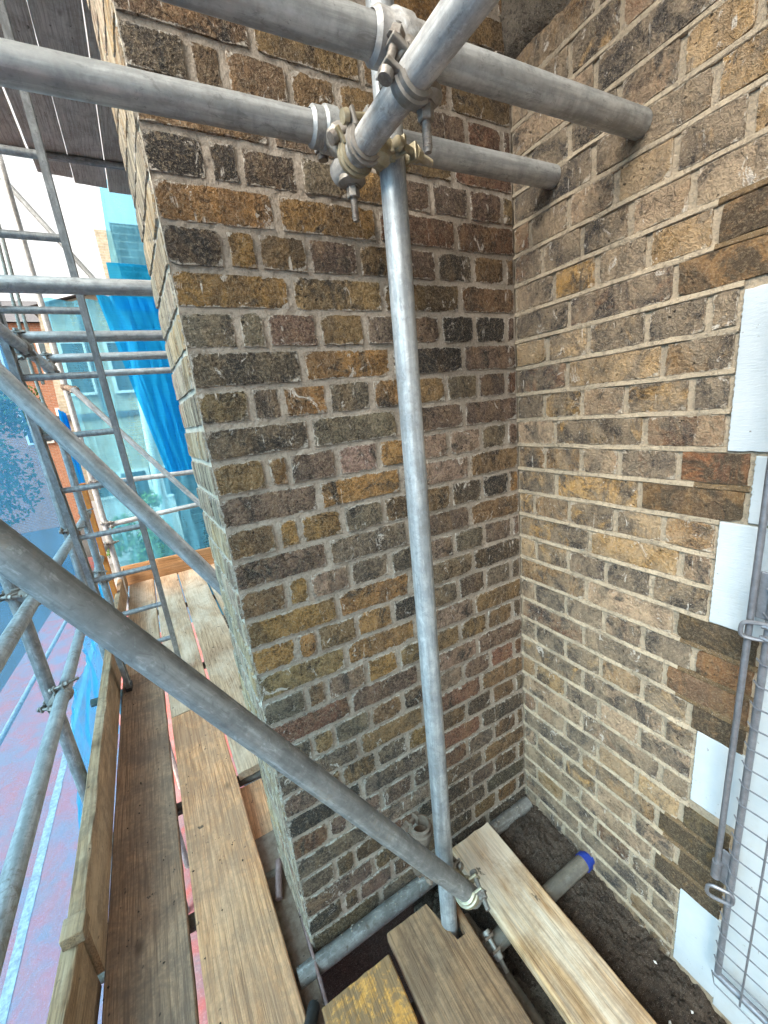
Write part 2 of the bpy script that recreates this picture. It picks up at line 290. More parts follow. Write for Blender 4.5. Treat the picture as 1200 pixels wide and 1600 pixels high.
def mat_lane():
    m = NT('red_lane'); v = m.coords(rand=False)
    n = m.noise(v, 3.0, 6, 0.65, 0.8); f = m.noise(v, 70, 5, 0.75)
    c = m.mix(m.ramp(n, [(0.40, 0.0), (0.60, 1.0)]), (0.44, 0.12, 0.105), (0.27, 0.17, 0.18))
    c = m.mix(m.ramp(f, [(0.5, 0.0), (0.75, 0.6)]), c, (0.62, 0.36, 0.33)); m.col(c); return m.m
MT['lane'] = mat_lane()
MT['mark'] = mat_simple('road_paint', (0.50, 0.50, 0.49), (0.24, 0.22, 0.22), 28, 0.8)
MT['leaf'] = mat_simple('leaf', (0.045, 0.10, 0.03), (0.09, 0.17, 0.05), 5, 0.6)
MT['leafl'] = mat_simple('hedge_leaf', (0.09, 0.20, 0.05), (0.16, 0.30, 0.09), 5, 0.6)
MT['bark'] = mat_simple('bark', (0.10, 0.08, 0.06), (0.16, 0.13, 0.10), 12, 0.95)

# ------------------------------------------------------------------ mesh builder
def tag(o, label=None, cat=None, group=None, kind=None):
    if label: o['label'] = label
    if cat: o['category'] = cat
    if group: o['group'] = group
    if kind: o['kind'] = kind
    return o
def empty(name, loc=(0, 0, 0)):
    o = bpy.data.objects.new(name, None); o.location = loc; o.empty_display_size = 0.05; COL.objects.link(o); return o
def perp(a):
    a = Vector(a).normalized(); r = Vector((0, 0, 1)) if abs(a.z) < 0.9 else Vector((1, 0, 0))
    u = a.cross(r).normalized(); return u, a.cross(u).normalized()

class MB:
    def __init__(s): s.v = []; s.f = []; s.uv = None
    def add(s, vs, fs):
        b = len(s.v); s.v += [Vector(x) for x in vs]; s.f += [tuple(i + b for i in f) for f in fs]; return s
    def box(s, lo, hi, rot=None, org=None):
        x0, y0, z0 = lo; x1, y1, z1 = hi
        vs = [Vector((x, y, z)) for z in (z0, z1) for y in (y0, y1) for x in (x0, x1)]
        if rot is not None: vs = [rot @ v + Vector(org) for v in vs]
        return s.add(vs, [(0, 2, 3, 1), (4, 5, 7, 6), (0, 1, 5, 4), (2, 6, 7, 3), (0, 4, 6, 2), (1, 3, 7, 5)])
    def tube(s, p0, p1, r, seg=20, ri=None, r1=None, rings=1):
        p0, p1 = Vector(p0), Vector(p1); u, w_ = perp(p1 - p0); r1 = r if r1 is None else r1
        vs = []; fs = []
        prof = [(p0.lerp(p1, i / rings), r + (r1 - r) * i / rings) for i in range(rings + 1)]
        if ri: prof = [(p0 + (p1 - p0).normalized() * 0.06, ri), (p0, ri)] + prof + [(p1, ri), (p1 - (p1 - p0).normalized() * 0.06, ri)]
        for c, rr in prof:
            for k in range(seg):
                a = 2 * math.pi * k / seg; vs.append(c + (u * math.cos(a) + w_ * math.sin(a)) * rr)
        n = len(prof)
        for i in range(n - 1):
            for k in range(seg):
                k2 = (k + 1) % seg; fs.append((i * seg + k, i * seg + k2, (i + 1) * seg + k2, (i + 1) * seg + k))
        fs.append(tuple(range(seg - 1, -1, -1))); fs.append(tuple(range((n - 1) * seg, n * seg)))
        return s.add(vs, fs)
    def path(s, pts, r, seg=8):
        pts = [Vector(p) for p in pts]; vs = []; fs = []; n = len(pts)
        u, w_ = perp(pts[1] - pts[0])
        for i, c in enumerate(pts):
            d = (pts[min(i + 1, n - 1)] - pts[max(i - 1, 0)]).normalized()
            u = (u - d * u.dot(d)).normalized(); w_ = d.cross(u)
            for k in range(seg):
                a = 2 * math.pi * k / seg; vs.append(c + (u * math.cos(a) + w_ * math.sin(a)) * r)
        for i in range(n - 1):
            for k in range(seg):
                k2 = (k + 1) % seg; fs.append((i * seg + k, i * seg + k2, (i + 1) * seg + k2, (i + 1) * seg + k))
        fs.append(tuple(range(seg - 1, -1, -1))); fs.append(tuple(range((n - 1) * seg, n * seg)))
        return s.add(vs, fs)
    def band(s, c, axis, open_dir, r0, r1, wd, gap=38, seg=22):
        c = Vector(c); a = Vector(axis).normalized(); o = Vector(open_dir); o = (o - a * o.dot(a)).normalized(); t = a.cross(o)
        vs = []; fs = []
        for i in range(seg + 1):
            ang = math.radians(gap + (360 - 2 * gap) * i / seg); d = o * math.cos(ang) + t * math.sin(ang)
            for rr, ww in ((r0, -.5), (r1, -.43), (r1, -.20), (r1 + .004, -.14), (r1 + .004, .14), (r1, .20), (r1, .43), (r0, .5)): vs.append(c + d * rr + a * ww * wd)
        for i in range(seg):
            for k in range(8): fs.append((i * 8 + k, i * 8 + (k + 1) % 8, i * 8 + 8 + (k + 1) % 8, i * 8 + 8 + k))
        fs.append(tuple(range(7, -1, -1))); fs.append(tuple(range(seg * 8, seg * 8 + 8)))
        return s.add(vs, fs)
    def lathe(s, p, axis, prof, seg):
        p = Vector(p); a = Vector(axis).normalized(); u, w_ = perp(a); vs = []; fs = []
        for t_, r in prof:
            for k in range(seg): g = 2 * math.pi * k / seg; vs.append(p + a * t_ + (u * math.cos(g) + w_ * math.sin(g)) * max(r, 1e-5))
        for i in range(len(prof) - 1):
            for k in range(seg): k2 = (k + 1) % seg; fs.append((i * seg + k, i * seg + k2, (i + 1) * seg + k2, (i + 1) * seg + k))
        return s.add(vs, fs)
    def mesh(s, name, smooth=False, org=None):
        me = bpy.data.meshes.new(name); o = Vector(org) if org is not None else Vector((0, 0, 0))
        me.from_pydata([tuple(v - o) for v in s.v], [], s.f); me.update()
        if smooth:
            for p in me.polygons: p.use_smooth = True
        return me
    def build(s, name, mat, parent=None, smooth=False, org=None, bevel=0.0, wn=False):
        if org is None:
            if parent is not None: org = parent.matrix_basis.translation
            else:
                org = Vector((0, 0, 0))
                for v in s.v: org += v
                org /= max(1, len(s.v))
        me = s.mesh(name, smooth, org); o = bpy.data.objects.new(name, me); COL.objects.link(o); me.materials.append(MT[mat])
        if parent is not None: o.parent = parent
        else: o.location = org
        if smooth: me.set_sharp_from_angle(angle=math.radians(40))
        if bevel:
            b = o.modifiers.new('bevel', 'BEVEL'); b.width = bevel; b.segments = 2; b.limit_method = 'ANGLE'
        return o

def boxuv(me):                                   # metric UVs by dominant face normal
    uv = me.uv_layers.new(name='UVMap')
    for p in me.polygons:
        n = p.normal
        for li in p.loop_indices:
            v = me.vertices[me.loops[li].vertex_index].co
            if abs(n.z) > max(abs(n.x), abs(n.y)): q = (v.x, v.y)
            elif abs(n.y) >= abs(n.x): q = (v.x, v.z)
            else: q = (v.y, v.z)
            uv.data[li].uv = q
    return me

def nz(x, y, z, s=1.0): return noise.noise(Vector((x * s, y * s, z * s)))

G = 0.075; ST = 0.2308; W = 0.897; JT = 0.0095
KTOP, KBOT = -6, 31

# ------------------------------------------------------------------ brick meshes (a small shared library)
def brick_mesh(L, H, seed, depth=0.05, rough=1.0, proud=0.0035):
    r = random.Random(seed); nx = max(4, int(round(L / 0.022))); nzr = 5
    xs = [-L / 2, -L / 2 + r.uniform(.0015, .0035)] + [-L / 2 + L * i / nx for i in range(1, nx)] + [L / 2 - r.uniform(.0015, .0035), L / 2]
    zs = [-H / 2, -H / 2 + r.uniform(.0015, .003)] + [-H / 2 + H * i / nzr for i in range(1, nzr)] + [H / 2 - r.uniform(.0015, .003), H / 2]
    vs = []; ed = []; cut = [r.choice((0, 0, 0, .002, .004, .007)) * rough for _ in range(4)]; off = r.uniform(0, 100)
    for j, z in enumerate(zs):
        for i, x in enumerate(xs):
            bx = i in (0, len(xs) - 1); bz = j in (0, len(zs) - 1)
            d = min(x + L / 2, L / 2 - x, z + H / 2, H / 2 - z)
            xx, zz = x, z
            # rounded / chipped corners and a wandering outline
            cx = 1 if x > 0 else 0; cz = 1 if z > 0 else 0
            dc = (L / 2 - abs(x)) + (H / 2 - abs(z))
            c_ = cut[cx + 2 * cz]
            if dc < c_ * 2:
                k = (c_ * 2 - dc) * 0.35; xx -= math.copysign(k, x); zz -= math.copysign(k, z)
            wob = 0.0032 * rough
            if bx or i in (1, len(xs) - 2): xx += wob * noise.noise(Vector((off, z * 60, i)))
            if bz or j in (1, len(zs) - 2): zz += wob * noise.noise(Vector((off + 9, x * 45, j)))
            y = -proud + 0.0022 * rough * noise.noise(Vector((x * 35, z * 35, off))) + 0.0012 * rough * noise.noise(Vector((x * 120, z * 120, off)))
            if d < 0.004: y += 0.0012
            if bx or bz: y = 0.016
            vs.append((xx, y, zz)); ed.append(max(0.0, d))
    nxx = len(xs); fs = []
    for j in range(len(zs) - 1):
        for i in range(nxx - 1): fs.append((j * nxx + i, j * nxx + i + 1, (j + 1) * nxx + i + 1, (j + 1) * nxx + i))
    me = bpy.data.meshes.new('brick'); me.from_pydata(vs, [], fs); me.update()
    a = me.attributes.new('ed', 'FLOAT', 'POINT')
    for i, e in enumerate(ed): a.data[i].value = e
    for p in me.polygons: p.use_smooth = True
    me.set_sharp_from_angle(angle=math.radians(38))
    return me
LIB = {}
def brick_lib(L, rough=1.0):
    key = (round(L / 0.012), rough)
    if key not in LIB:
        LIB[key] = [brick_mesh(key[0] * 0.012, G - JT + .0012, 1000 + key[0] * 17 + i, rough=rough) for i in range(7 if L > .08 else 3)]
    return LIB[key], key[0] * 0.012
def place_brick(parent, mat, x, z, L, face, color, soot, rough=1.0, plane=0.0):
    lib, L0 = brick_lib(L, rough); me = rng.choice(lib)
    me2 = me
    o = bpy.data.objects.new('brick', me2)
    if not me.materials: me.materials.append(MT[mat])
    COL.objects.link(o); o.parent = parent
    o.material_slots[0].link = 'OBJECT'; o.material_slots[0].material = MT[mat]
    flip = rng.random() < 0.5
    sx = L / L0
    if face == 'A': o.location = (x, plane + U(-.0018, .0018), z); o.rotation_euler = (0, math.pi if flip else 0, U(-.004, .004))
    else:           o.location = (plane + U(-.001, .001), x, z); o.rotation_euler = (0, 0, -math.pi / 2)
    if face == 'B' and flip: o.rotation_euler = (math.pi, 0, math.pi / 2); 
    if face == 'B' and flip: o.rotation_euler = (0, 0, -math.pi / 2)
    o.rotation_euler.y += U(-.006, .006) if face == 'A' else 0
    o.scale = (sx, 1, U(.97, 1.02)); o.color = (*color, soot)
    return o

PAL_A = {'black': (0.05, 0.045, 0.04), 'dark': (0.115, 0.086, 0.06), 'grey': (0.19, 0.148, 0.105), 'brown': (0.22, 0.135, 0.068),
         'ochre': (0.34, 0.19, 0.065), 'olive': (0.27, 0.172, 0.08), 'purple': (0.185, 0.12, 0.088), 'red': (0.215, 0.105, 0.065), 'pink': (0.30, 0.20, 0.145)}
OVR = {(3, 0): 'ochre', (3, 1): 'ochre', (3, 2): 'red', (3, 3): 'red', (5, 0): 'ochre', (5, 1): 'olive', (5, 2): 'brown', (5, 3): 'brown', (7, 0): 'dark', (7, 1): 'ochre',
       (2, 0): 'black', (2, 1): 'black', (2, 2): 'dark', (2, 3): 'grey', (4, 0): 'dark', (4, 1): 'ochre', (4, 2): 'brown', (4, 3): 'purple', (6, 0): 'grey', (6, 1): 'grey', (6, 2): 'purple', (6, 3): 'olive',
       (6, 6): 'black', (6, 7): 'black', (8, 0): 'olive', (8, 2): 'ochre', (8, 4): 'ochre', (9, 0): 'dark', (9, 1): 'grey', (10, 0): 'olive', (10, 1): 'ochre', (10, 2): 'purple', (11, 0): 'purple', (11, 1): 'ochre',
       (12, 1): 'ochre', (12, 0): 'olive', (13, 0): 'purple', (13, 1): 'grey', (15, 0): 'ochre', (15, 1): 'ochre', (14, 1): 'ochre', (16, 0): 'ochre', (16, 1): 'ochre', (17, 0): 'olive', (17, 1): 'ochre', (19, 0): 'red', (18, 1): 'brown', (1, 3): 'red', (0, 7): 'red', (0, 6): 'purple', (-1, 0): 'brown', (0, 0): 'dark'}

def wall_sheet(u0, u1, z0, z1, step, face, base, amp, seed):
    b = MB(); nu = int((u1 - u0) / step); nv = int((z1 - z0) / step); vs = []; fs = []
    for j in range(nv + 1):
        for i in range(nu + 1):
            u = u0 + (u1 - u0) * i / nu; z = z0 + (z1 - z0) * j / nv
            d = base + amp * (noise.noise(Vector((u * 40, z * 40, seed))) + 0.6 * noise.noise(Vector((u * 110, z * 110, seed + 5))))
            vs.append((u, d, z) if face == 'A' else (d, u, z))
    for j in range(nv):
        for i in range(nu):
            q = (j * (nu + 1) + i, j * (nu + 1) + i + 1, (j + 1) * (nu + 1) + i + 1, (j + 1) * (nu + 1) + i)
            fs.append(q if face == 'A' else q[::-1])
    b.add(vs, fs); return b

# ------------------------------------------------------------------ the brick pier (faces the camera) and its slightly skewed left return
ZT, ZB = -KTOP * G, -KBOT * G
PIER_D = 0.33; PIER_SK = 0.021
pier = tag(empty('brick_pier', (-W / 2, 0, ZB)), 'soot stained yellow stock brick pier filling the middle, behind the vertical tube', 'brick pier')
wall_sheet(-W + .002, 0.0, ZB, ZT, 0.0060, 'A', 0.0008, 0.0028, 3).build('mortar', 'mortA', pier, smooth=True)
core = MB().box((-W + .012, 0.02, ZB - 1.5), (0.02, PIER_D, ZT)); core.build('core', 'mortA', pier)
core = MB().box((-W + .008, 0.004, ZB - 2.3), (0.0, PIER_D, ZB)); core.build('footing', 'soil', pier)  # dark soil colour paints in the black of the void under the boards
core = MB().box((-W, 0.0, ZT), (0.0, PIER_D, ZT + 2.2)); boxuv(core.build('upper_face', 'ubrick', pier).data)
names = list(PAL_A)
for k in range(KTOP, KBOT):
    zc = -G * (k + .5)
    if k % 2:
        js = [0, ST, 2 * ST, 3 * ST, W]
    else:
        js = [0, .108, .168] + [.168 + .1145 * i for i in range(1, 7)] + [W]
    js = [j + (U(-.006, .006) if 0 < i < len(js) - 1 else 0) for i, j in enumerate(js)]
    for n in range(len(js) - 1):
        a, b_ = js[n], js[n + 1]; L = b_ - a - JT - U(0, .003)
        if n == 0: L += .004
        x = -W + (a + b_) / 2 + (-.003 if n == 0 else 0)
        nm = OVR.get((k, n))
        if nm is None:
            wts = ([.5, 2, 3, 5, 4, 4, 2, .5, 1] if k % 2 else [1, 3, 5, 4, 3, 4, 3, .5, 1])
            if n >= len(js) - 4 and k > 5: wts = [1, 3, 6, 4, 1, 2, 4, 1, 4]
            if k > 17: wts = [.7, 3, 4, 6, 1, 3, 4, 1.5, 2]
            nm = rng.choices(names, wts)[0]
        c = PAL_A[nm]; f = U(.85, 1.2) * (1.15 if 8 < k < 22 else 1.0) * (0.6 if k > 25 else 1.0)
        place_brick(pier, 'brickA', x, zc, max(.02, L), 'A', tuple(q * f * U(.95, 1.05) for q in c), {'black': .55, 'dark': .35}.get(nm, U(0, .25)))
# left return, two bricks to a course
side_mat = 'brickS'
SKA = math.atan2(PIER_SK, PIER_D)
sb = wall_sheet(0.0, PIER_D, ZB, ZT, 0.011, 'B', 0.0, 0.002, 8)
for v in sb.v: v.x += -W - PIER_SK * v.y / PIER_D + .002
sb.build('return_mortar', 'mortS', pier, smooth=True)
for k in range(KTOP, KBOT):
    zc = -G * (k + .5); cuts = [0.0, .108, PIER_D] if k % 2 else [0.0, .219, PIER_D]
    for n in range(2):
        L = cuts[n + 1] - cuts[n] - .009; yc = (cuts[n] + cuts[n + 1]) / 2
        nm = rng.choices(names, [1, 2, 4, 3, 4, 4, 2, 1, 4])[0]
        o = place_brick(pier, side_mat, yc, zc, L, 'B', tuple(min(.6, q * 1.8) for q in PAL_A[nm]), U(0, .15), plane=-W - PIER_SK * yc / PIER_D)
        o.rotation_euler = (0, 0, -math.pi / 2 + SKA)
for c in pier.children:
    if c.name.startswith('brick'): c.matrix_parent_inverse = Matrix.Translation(-Vector(pier.location))

# ------------------------------------------------------------------ the side wall on the right, with struck pointing and white painted toothing
wallb = tag(empty('brick_wall', (0, -0.3, ZB)), 'tan stock brick wall on the right with cream pointing and white painted toothing', 'brick wall')
BY = -0.55; TOOTH = -0.543; TONGUE = -0.636
wall_sheet(-0.66, 0.0, ZB, ZT, 0.0065, 'B', 0.0022, 0.0016, 21).build('mortar', 'mortB', wallb, smooth=True)
MB().box((0.012, -2.4, ZB - 1.5), (0.30, 0.02, ZT + 2.2)).build('core', 'mortB', wallb)
eb = MB().box((0.001, -2.4, -.533), (0.0119, -.6605, ZT - .001)); boxuv(eb.build('window_head', 'ubrick', wallb).data)
ub = MB().box((0.0, -2.4, ZT), (0.012, 0.0, ZT + 2.2)); boxuv(ub.build('upper_face', 'ubrick', wallb).data)
PAL_B = {'tan': (0.44, 0.285, 0.135), 'ochre': (0.46, 0.265, 0.085), 'pinkgrey': (0.42, 0.295, 0.195), 'grey': (0.28, 0.215, 0.15), 'dark': (0.11, 0.09, 0.075), 'redbrown': (0.22, 0.11, 0.065), 'brown': (0.31, 0.18, 0.08)}
nb = list(PAL_B)
JB = {4: [.10, .215, .33, .445], 5: [.136, .255, .371, .49], 6: [.181, .427], 7: [.114, .237, .376, .49], 8: [.177, .413], 9: [.103, .221, .336, .471], 10: [.139, .382], 11: [.105, .222, .327, .458], 12: [.143, .38], 13: [.062, .186, .322, .436], 14: [.253, .477],
      15: [.069, .186, .302, .419], 16: [.245, .477], 17: [.061, .178, .301, .406, .52], 18: [.24, .463], 19: [.062, .178, .296, .413, .521]}
def tooth_end(k):
    zc = -G * (k + .5)
    if zc > -.535: return .66
    if -.975 < zc < -.83: return .584
    if -1.49 < zc < -1.205: return .634
    if -2.0 < zc < -1.70: return .634
    return .541
OVB = {(6, 1): 'redbrown', (5, 1): 'ochre', (8, 0): 'redbrown', (8, 1): 'tan', (9, 1): 'ochre', (9, 3): 'ochre', (8, 2): 'brown', (17, 2): 'dark', (17, 4): 'dark', (14, 0): 'ochre'}
for k in range(KTOP, KBOT):
    zc = -G * (k + .5); end = tooth_end(k)
    js = JB.get(k)
    if js is None: js = [.24, .47] if k % 2 == 0 else [.06, .178, .295, .412, .525]
    js = [0.0] + [j for j in js if j < end - .05] + [end]
    for n in range(len(js) - 1):
        a, b_ = js[n], js[n + 1]; L = b_ - a - .0085 - U(0, .002)
        nm = OVB.get((k, n)) or rng.choices(nb, [4, 2, 5, 4, 2, 1, 3] if k < 16 else [2, 1, 4, 5, 3, 2, 3])[0]
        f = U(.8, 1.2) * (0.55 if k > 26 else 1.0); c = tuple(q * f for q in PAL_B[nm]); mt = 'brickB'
        if b_ > .56 and zc < -.45: mt = 'brickT'; c = tuple(q * U(.5, .75) for q in PAL_B['brown'])
        if zc > -.55 and b_ > .5 and k >= 5: mt = 'brickT'; c = tuple(q * .75 for q in PAL_B['brown'])
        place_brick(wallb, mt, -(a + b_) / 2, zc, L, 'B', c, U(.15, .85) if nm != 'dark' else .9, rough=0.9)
for c in wallb.children:
    if c.name.startswith('brick'): c.matrix_parent_inverse = Matrix.Translation(-Vector(wallb.location))
# weather struck bed joints: proud at the foot, set back at the head, slightly wavering
def bed_joint(k, ya, yb, mat):
    z0 = -G * k; b = MB(); vs = []; fs = []; n = max(3, int((yb - ya) / .012))
    for i in range(n + 1):
        y = -ya - (yb - ya) * i / n; wv = .0022 * nz(y, k, 1, 22); wz = .0022 * nz(y, k, 7, 9); q = .75 + .9 * nz(y, k, 3, 11)
        for x, z in ((.004, z0 + .0062 + wz + wv), (-.0015, z0 + .0055 + wz + wv), (-.0052 * q, z0 - .0042 + wz), (-.0028 * q, z0 - .0060 + wz + wv), (.004, z0 - .0060 + wz + wv)): vs.append((x, y, z))
    for i in range(n):
        for j in range(4): fs.append((i * 5 + j, (i + 1) * 5 + j, (i + 1) * 5 + j + 1, i * 5 + j + 1))
    b.add(vs, fs).build('bed_joint', mat, wallb, smooth=True)
for k in range(KTOP + 1, KBOT):
    end = min(tooth_end(k), tooth_end(k - 1)); zc = -G * k
    if end > .56 and zc < -.34: bed_joint(k, 0, .49 + .02 * nz(k, 1, 1), 'point'); bed_joint(k, .49 + .02 * nz(k, 1, 1), end, 'pointd')
    else: bed_joint(k, 0, end, 'point')

# white painted toothing: blocks with a ragged painted edge
def painted(y0, y1, z0, z1, name, seed, x=-.0045):
    b = MB(); vs = []; r = random.Random(seed); pts = []
    def edge(p, q, n, amp):
        for i in range(n):
            t = i / n; pts.append((p[0] + (q[0] - p[0]) * t + amp * nz(t * n * .7, seed, 2), p[1] + (q[1] - p[1]) * t + amp * nz(t * n * .7, seed, 9)))
    n1 = max(4, int(abs(z1 - z0) / .008)); n2 = max(4, int(abs(y1 - y0) / .012))
    edge((y0, z0), (y0, z1), n1 * 2, .0026); edge((y0, z1), (y1, z1), n2, .002); edge((y1, z1), (y1, z0), n1, .0); edge((y1, z0), (y0, z0), n2, .002)
    n = len(pts)
    vs = [(x, p[0], p[1]) for p in pts] + [(x + .014, p[0], p[1]) for p in pts]
    fs = [tuple(range(n))] + [(i, n + i, n + (i + 1) % n, (i + 1) % n) for i in range(n)]
    return b.add(vs, fs).build(name, 'white', wallb, bevel=.002)
painted(TOOTH, -.640, -.826, -.536, 'painted_block', 1)
painted(TOOTH, -.640, -1.202, -.972, 'painted_block', 2)
painted(TOOTH, -.640, -1.700, -1.494, 'painted_block', 3)
painted(TOOTH, -.640, -2.275, -2.004, 'painted_block', 4)
painted(-.588, -.640, -.966, -.834, 'painted_block', 5)
painted(-.6395, -2.3, -2.30, -.536, 'painted_panel', 6, x=-.003)
# rough corbel course at the head of the wall
b = MB(); vs = []; fs = []; prof = [(.0, .137), (-.010, .146), (-.022, .160), (-.030, .19), (-.030, .44), (.0, .46)]
for i in range(241):
    y = -1.2 * i / 240
    for j, (x, z) in enumerate(prof): vs.append((x + .008 * nz(y * 9, j, 2) + .006 * nz(y * 40, j, 3), y, z + .010 * nz(y * 8, j, 5) + .007 * nz(y * 45, j, 6)))
for i in range(240):
    for j in range(5): fs.append((i * 6 + j, i * 6 + j + 1, (i + 1) * 6 + j + 1, (i + 1) * 6 + j))
b.add(vs, fs).build('corbel', 'stone', wallb, smooth=True)

# unseen pier added behind the viewer to block sky light and darken the recess
shade_pier = MB().box((-.90, -2.75, -4.6), (.30, -2.30, ZT + 2.2)); o = shade_pier.build('brick_pier', 'ubrick'); boxuv(o.data); tag(o, 'unseen brick pier added behind the viewer to darken the recess', 'brick pier')

# ------------------------------------------------------------------ ground, street
def sheet(name, x0, x1, y0, y1, z, mat, n=1):
    b = MB(); b.add([(x0, y0, z), (x1, y0, z), (x1, y1, z), (x0, y1, z)], [(0, 1, 2, 3)])
    return tag(b.build(name, mat, org=(0, 0, 0)), kind='structure')
RZ = -4.6
sheet('ground', -400, 400, -400, 600, RZ - .012, 'asph')
sheet('road', -4.3, -1.0, -6, 16, RZ - .004, 'lane')
def marking(x0, y0, x1, y1, wd):
    d = Vector((x1 - x0, y1 - y0, 0)).normalized(); n = Vector((-d.y, d.x, 0)) * wd / 2
    b = MB(); N = 60; vs = []
    for i in range(N + 1):
        p = Vector((x0, y0, RZ)).lerp(Vector((x1, y1, RZ)), i / N)
        vs += [p + n * (1 + .25 * nz(i * .9, 1, 1)), p - n * (1 + .25 * nz(i * .9, 5, 1))]
    b.add(vs, [(2 * i, 2 * i + 1, 2 * i + 3, 2 * i + 2) for i in range(N)])
    o = b.build('road_marking', 'mark', org=(0, 0, 0)); return tag(o, kind='structure')
marking(-2.82, 1.2, -3.10, 8.5, .075)
marking(-5.2, 0.5, -5.7, 12, .10)
pv = MB().box((-3.4, 11.4, RZ - .05), (4, 13.9, RZ + .13)); tag(pv.build('pavement', 'pave', bevel=.02), kind='structure')

# soil heaped on the ledge in the foot of the corner
b = MB(); vs = []; fs = []; nx_, ny_ = 130, 300
for j in range(ny_ + 1):
    for i in range(nx_ + 1):
        x = -.52 + .525 * i / nx_; y = -1.35 + 1.352 * j / ny_
        zw = -2.225 - .10 * max(0, -y - .1) / .6
        z = zw - .13 * max(0, min(1, (-x - .12) / .32)) + .022 * nz(x, y, 1, 11) + .012 * nz(x, y, 4, 30) + .010 * nz(x, y, 8, 70) + .006 * nz(x, y, 2, 160)
        vs.append((x, y, z))
for j in range(ny_):
    for i in range(nx_): fs.append((j * (nx_ + 1) + i, j * (nx_ + 1) + i + 1, (j + 1) * (nx_ + 1) + i + 1, (j + 1) * (nx_ + 1) + i))
tag(b.add(vs, fs).build('soil', 'soil', smooth=True, org=(0, 0, 0)), 'dark crumbly soil heaped on the ledge along the right wall', 'soil', kind='stuff')
# ledge under it and the shaded return below the boards
lg = MB().box((-.55, -1.4, -3.2), (0.0, -.002, -2.36)); tag(lg.build('ledge', 'stone'), 'rough masonry ledge under the soil in the corner', 'ledge')

# ------------------------------------------------------------------ scaffold tubes
TR = 0.02415
def tube(p0, p1, mat, label, group=None, r=TR, cat='scaffold tube', name='scaffold_tube', hollow=True, seg=28):
    p0, p1 = Vector(p0), Vector(p1); L = (p1 - p0).length; b = MB()
    b.tube((0, 0, 0), (0, L, 0), r, seg, ri=r - .004 if hollow else None, rings=max(1, int(L / .12)))
    for v in b.v:
        if 0 < v.y < L: v.x += .0006 * nz(v.y, v.x * 30, v.z * 30, 6); v.z += .0006 * nz(v.y, v.z * 30, v.x * 30 + 9, 6)
    o = b.build(name, mat, smooth=True, org=(0, 0, 0)); o.location = p0
    o.rotation_euler = (p1 - p0).to_track_quat('Y', 'Z').to_euler()
    return tag(o, label, cat, group)
TG = 'galvanised scaffold tubes'
def onT1(x): return Vector((x, -.134 - .0317 * x * -1 * -1, -.168))
T1 = lambda x: Vector((x, -.134 - .0317 * x, -.168))
T2 = lambda x: Vector((x, -.343 - .0325 * x, -.177))
tube(T1(-2.0), T1(-.004), 'galv', 'grey level tube across the pier just above the vertical tube head, farther of two', TG)
tube(T2(-2.0), T2(-.004), 'galv', 'grey tube at the very top, nearer of the two ending at the right wall', TG)
T3 = lambda y: Vector((-.5665 - .0275 * (y + .12), y, -.2305))
tube(T3(-1.8), T3(-.108), 'galvw', 'bright worn tube rising to the top edge toward the viewer, crossing under two tubes', TG)
P4 = lambda z: Vector((-.503 - .012 * (-.26 - z), -.190, z))
tube(P4(-3.0), P4(1.6), 'galvb', 'bright vertical tube standing in front of the pier', TG)
T5a, T5b = Vector((-1.137, -.255, -.872)), Vector((-.482, -.262, -2.012))
d5 = (T5b - T5a).normalized()
tube(T5a - d5 * .55, T5b, 'galvd', 'thick dull diagonal brace across the lower left down to the vertical tube', TG)
tube((-.955, -.036, -2.236), (-.012, -.024, -2.236), 'galvm', 'muddy tube lying along the foot of the pier', TG)
ct = tube((-.80, -.272, -2.236), (-.022, -.276, -2.226), 'mudtube', 'mud coated tube with a blue end cap poking out over the soil', TG)
cp = MB(); cp.tube((0, .768, 0), (0, .786, 0), TR + .003, 24, ri=TR - .003); cp = cp.build('end_cap', 'blue', smooth=True, org=(0, 0, 0)); cp.parent = ct; cp.location = (0, 0, 0)
# outer run along the street side
SX = lambda x0, y: x0 - .0565 * y
tube((SX(-1.48, -.9), -.9, -1.235), (SX(-1.48, 3.1), 3.1, -1.235), 'galvs', 'upper silt streaked guard rail along the street side', TG)
tube((SX(-1.49, -.9), -.9, -1.652), (SX(-1.49, 3.7), 3.7, -1.652), 'galvs', 'lower silt streaked guard rail just above the toe board', TG)
tube((-1.598, 1.02, RZ), (-1.598, 1.02, 2.2), 'galvd', 'nearest upright standard at the left edge carrying both guard rails', TG)
tube((-1.640, 2.22, RZ), (-1.640, 2.22, 2.4), 'galvd', 'upright standard behind the left stile of the ladder', TG)
tube((-1.640, 3.60, RZ), (-1.640, 3.60, 3.0), 'galvw', 'pale upright standard at the far corner of the deck', TG)
tube((-1.612, 2.62, RZ), (-1.600, 2.62, -.62), 'galvd', 'short dark upright beside the orange post', TG)
tube((-1.385, .35, -.242), (-1.475, 2.30, -.242), 'galvw', 'stub of ledger tube pointing away at upper left under the cross tubes', TG)
for i, (y, z, x0, lb) in enumerate(((.755, -.196, -2.1, 'highest and nearest level cross tube passing in front of the ladder'), (1.50, -.196, -1.50, 'second level cross tube behind the ladder, clamped to the ledger stub'),
                             (2.15, -.183, -1.52, 'third level cross tube at the end of the ledger stub'), (2.95, -.172, -1.30, 'thin farthest level cross tube meeting the pier edge'))):
    tube((x0, y + .02 * (-x0 - 1), z), (-.30 if y > .5 else -.9, y - .02, z), 'galv', lb, TG)
tube((-1.66, 3.62, -1.055), (-.45, 3.58, -1.085), 'galvw', 'upper end guard rail across the far end of the deck', TG)
tube((-1.66, 3.62, -1.462), (-.45, 3.58, -1.395), 'galvw', 'lower end guard rail just above the orange toe board', TG)
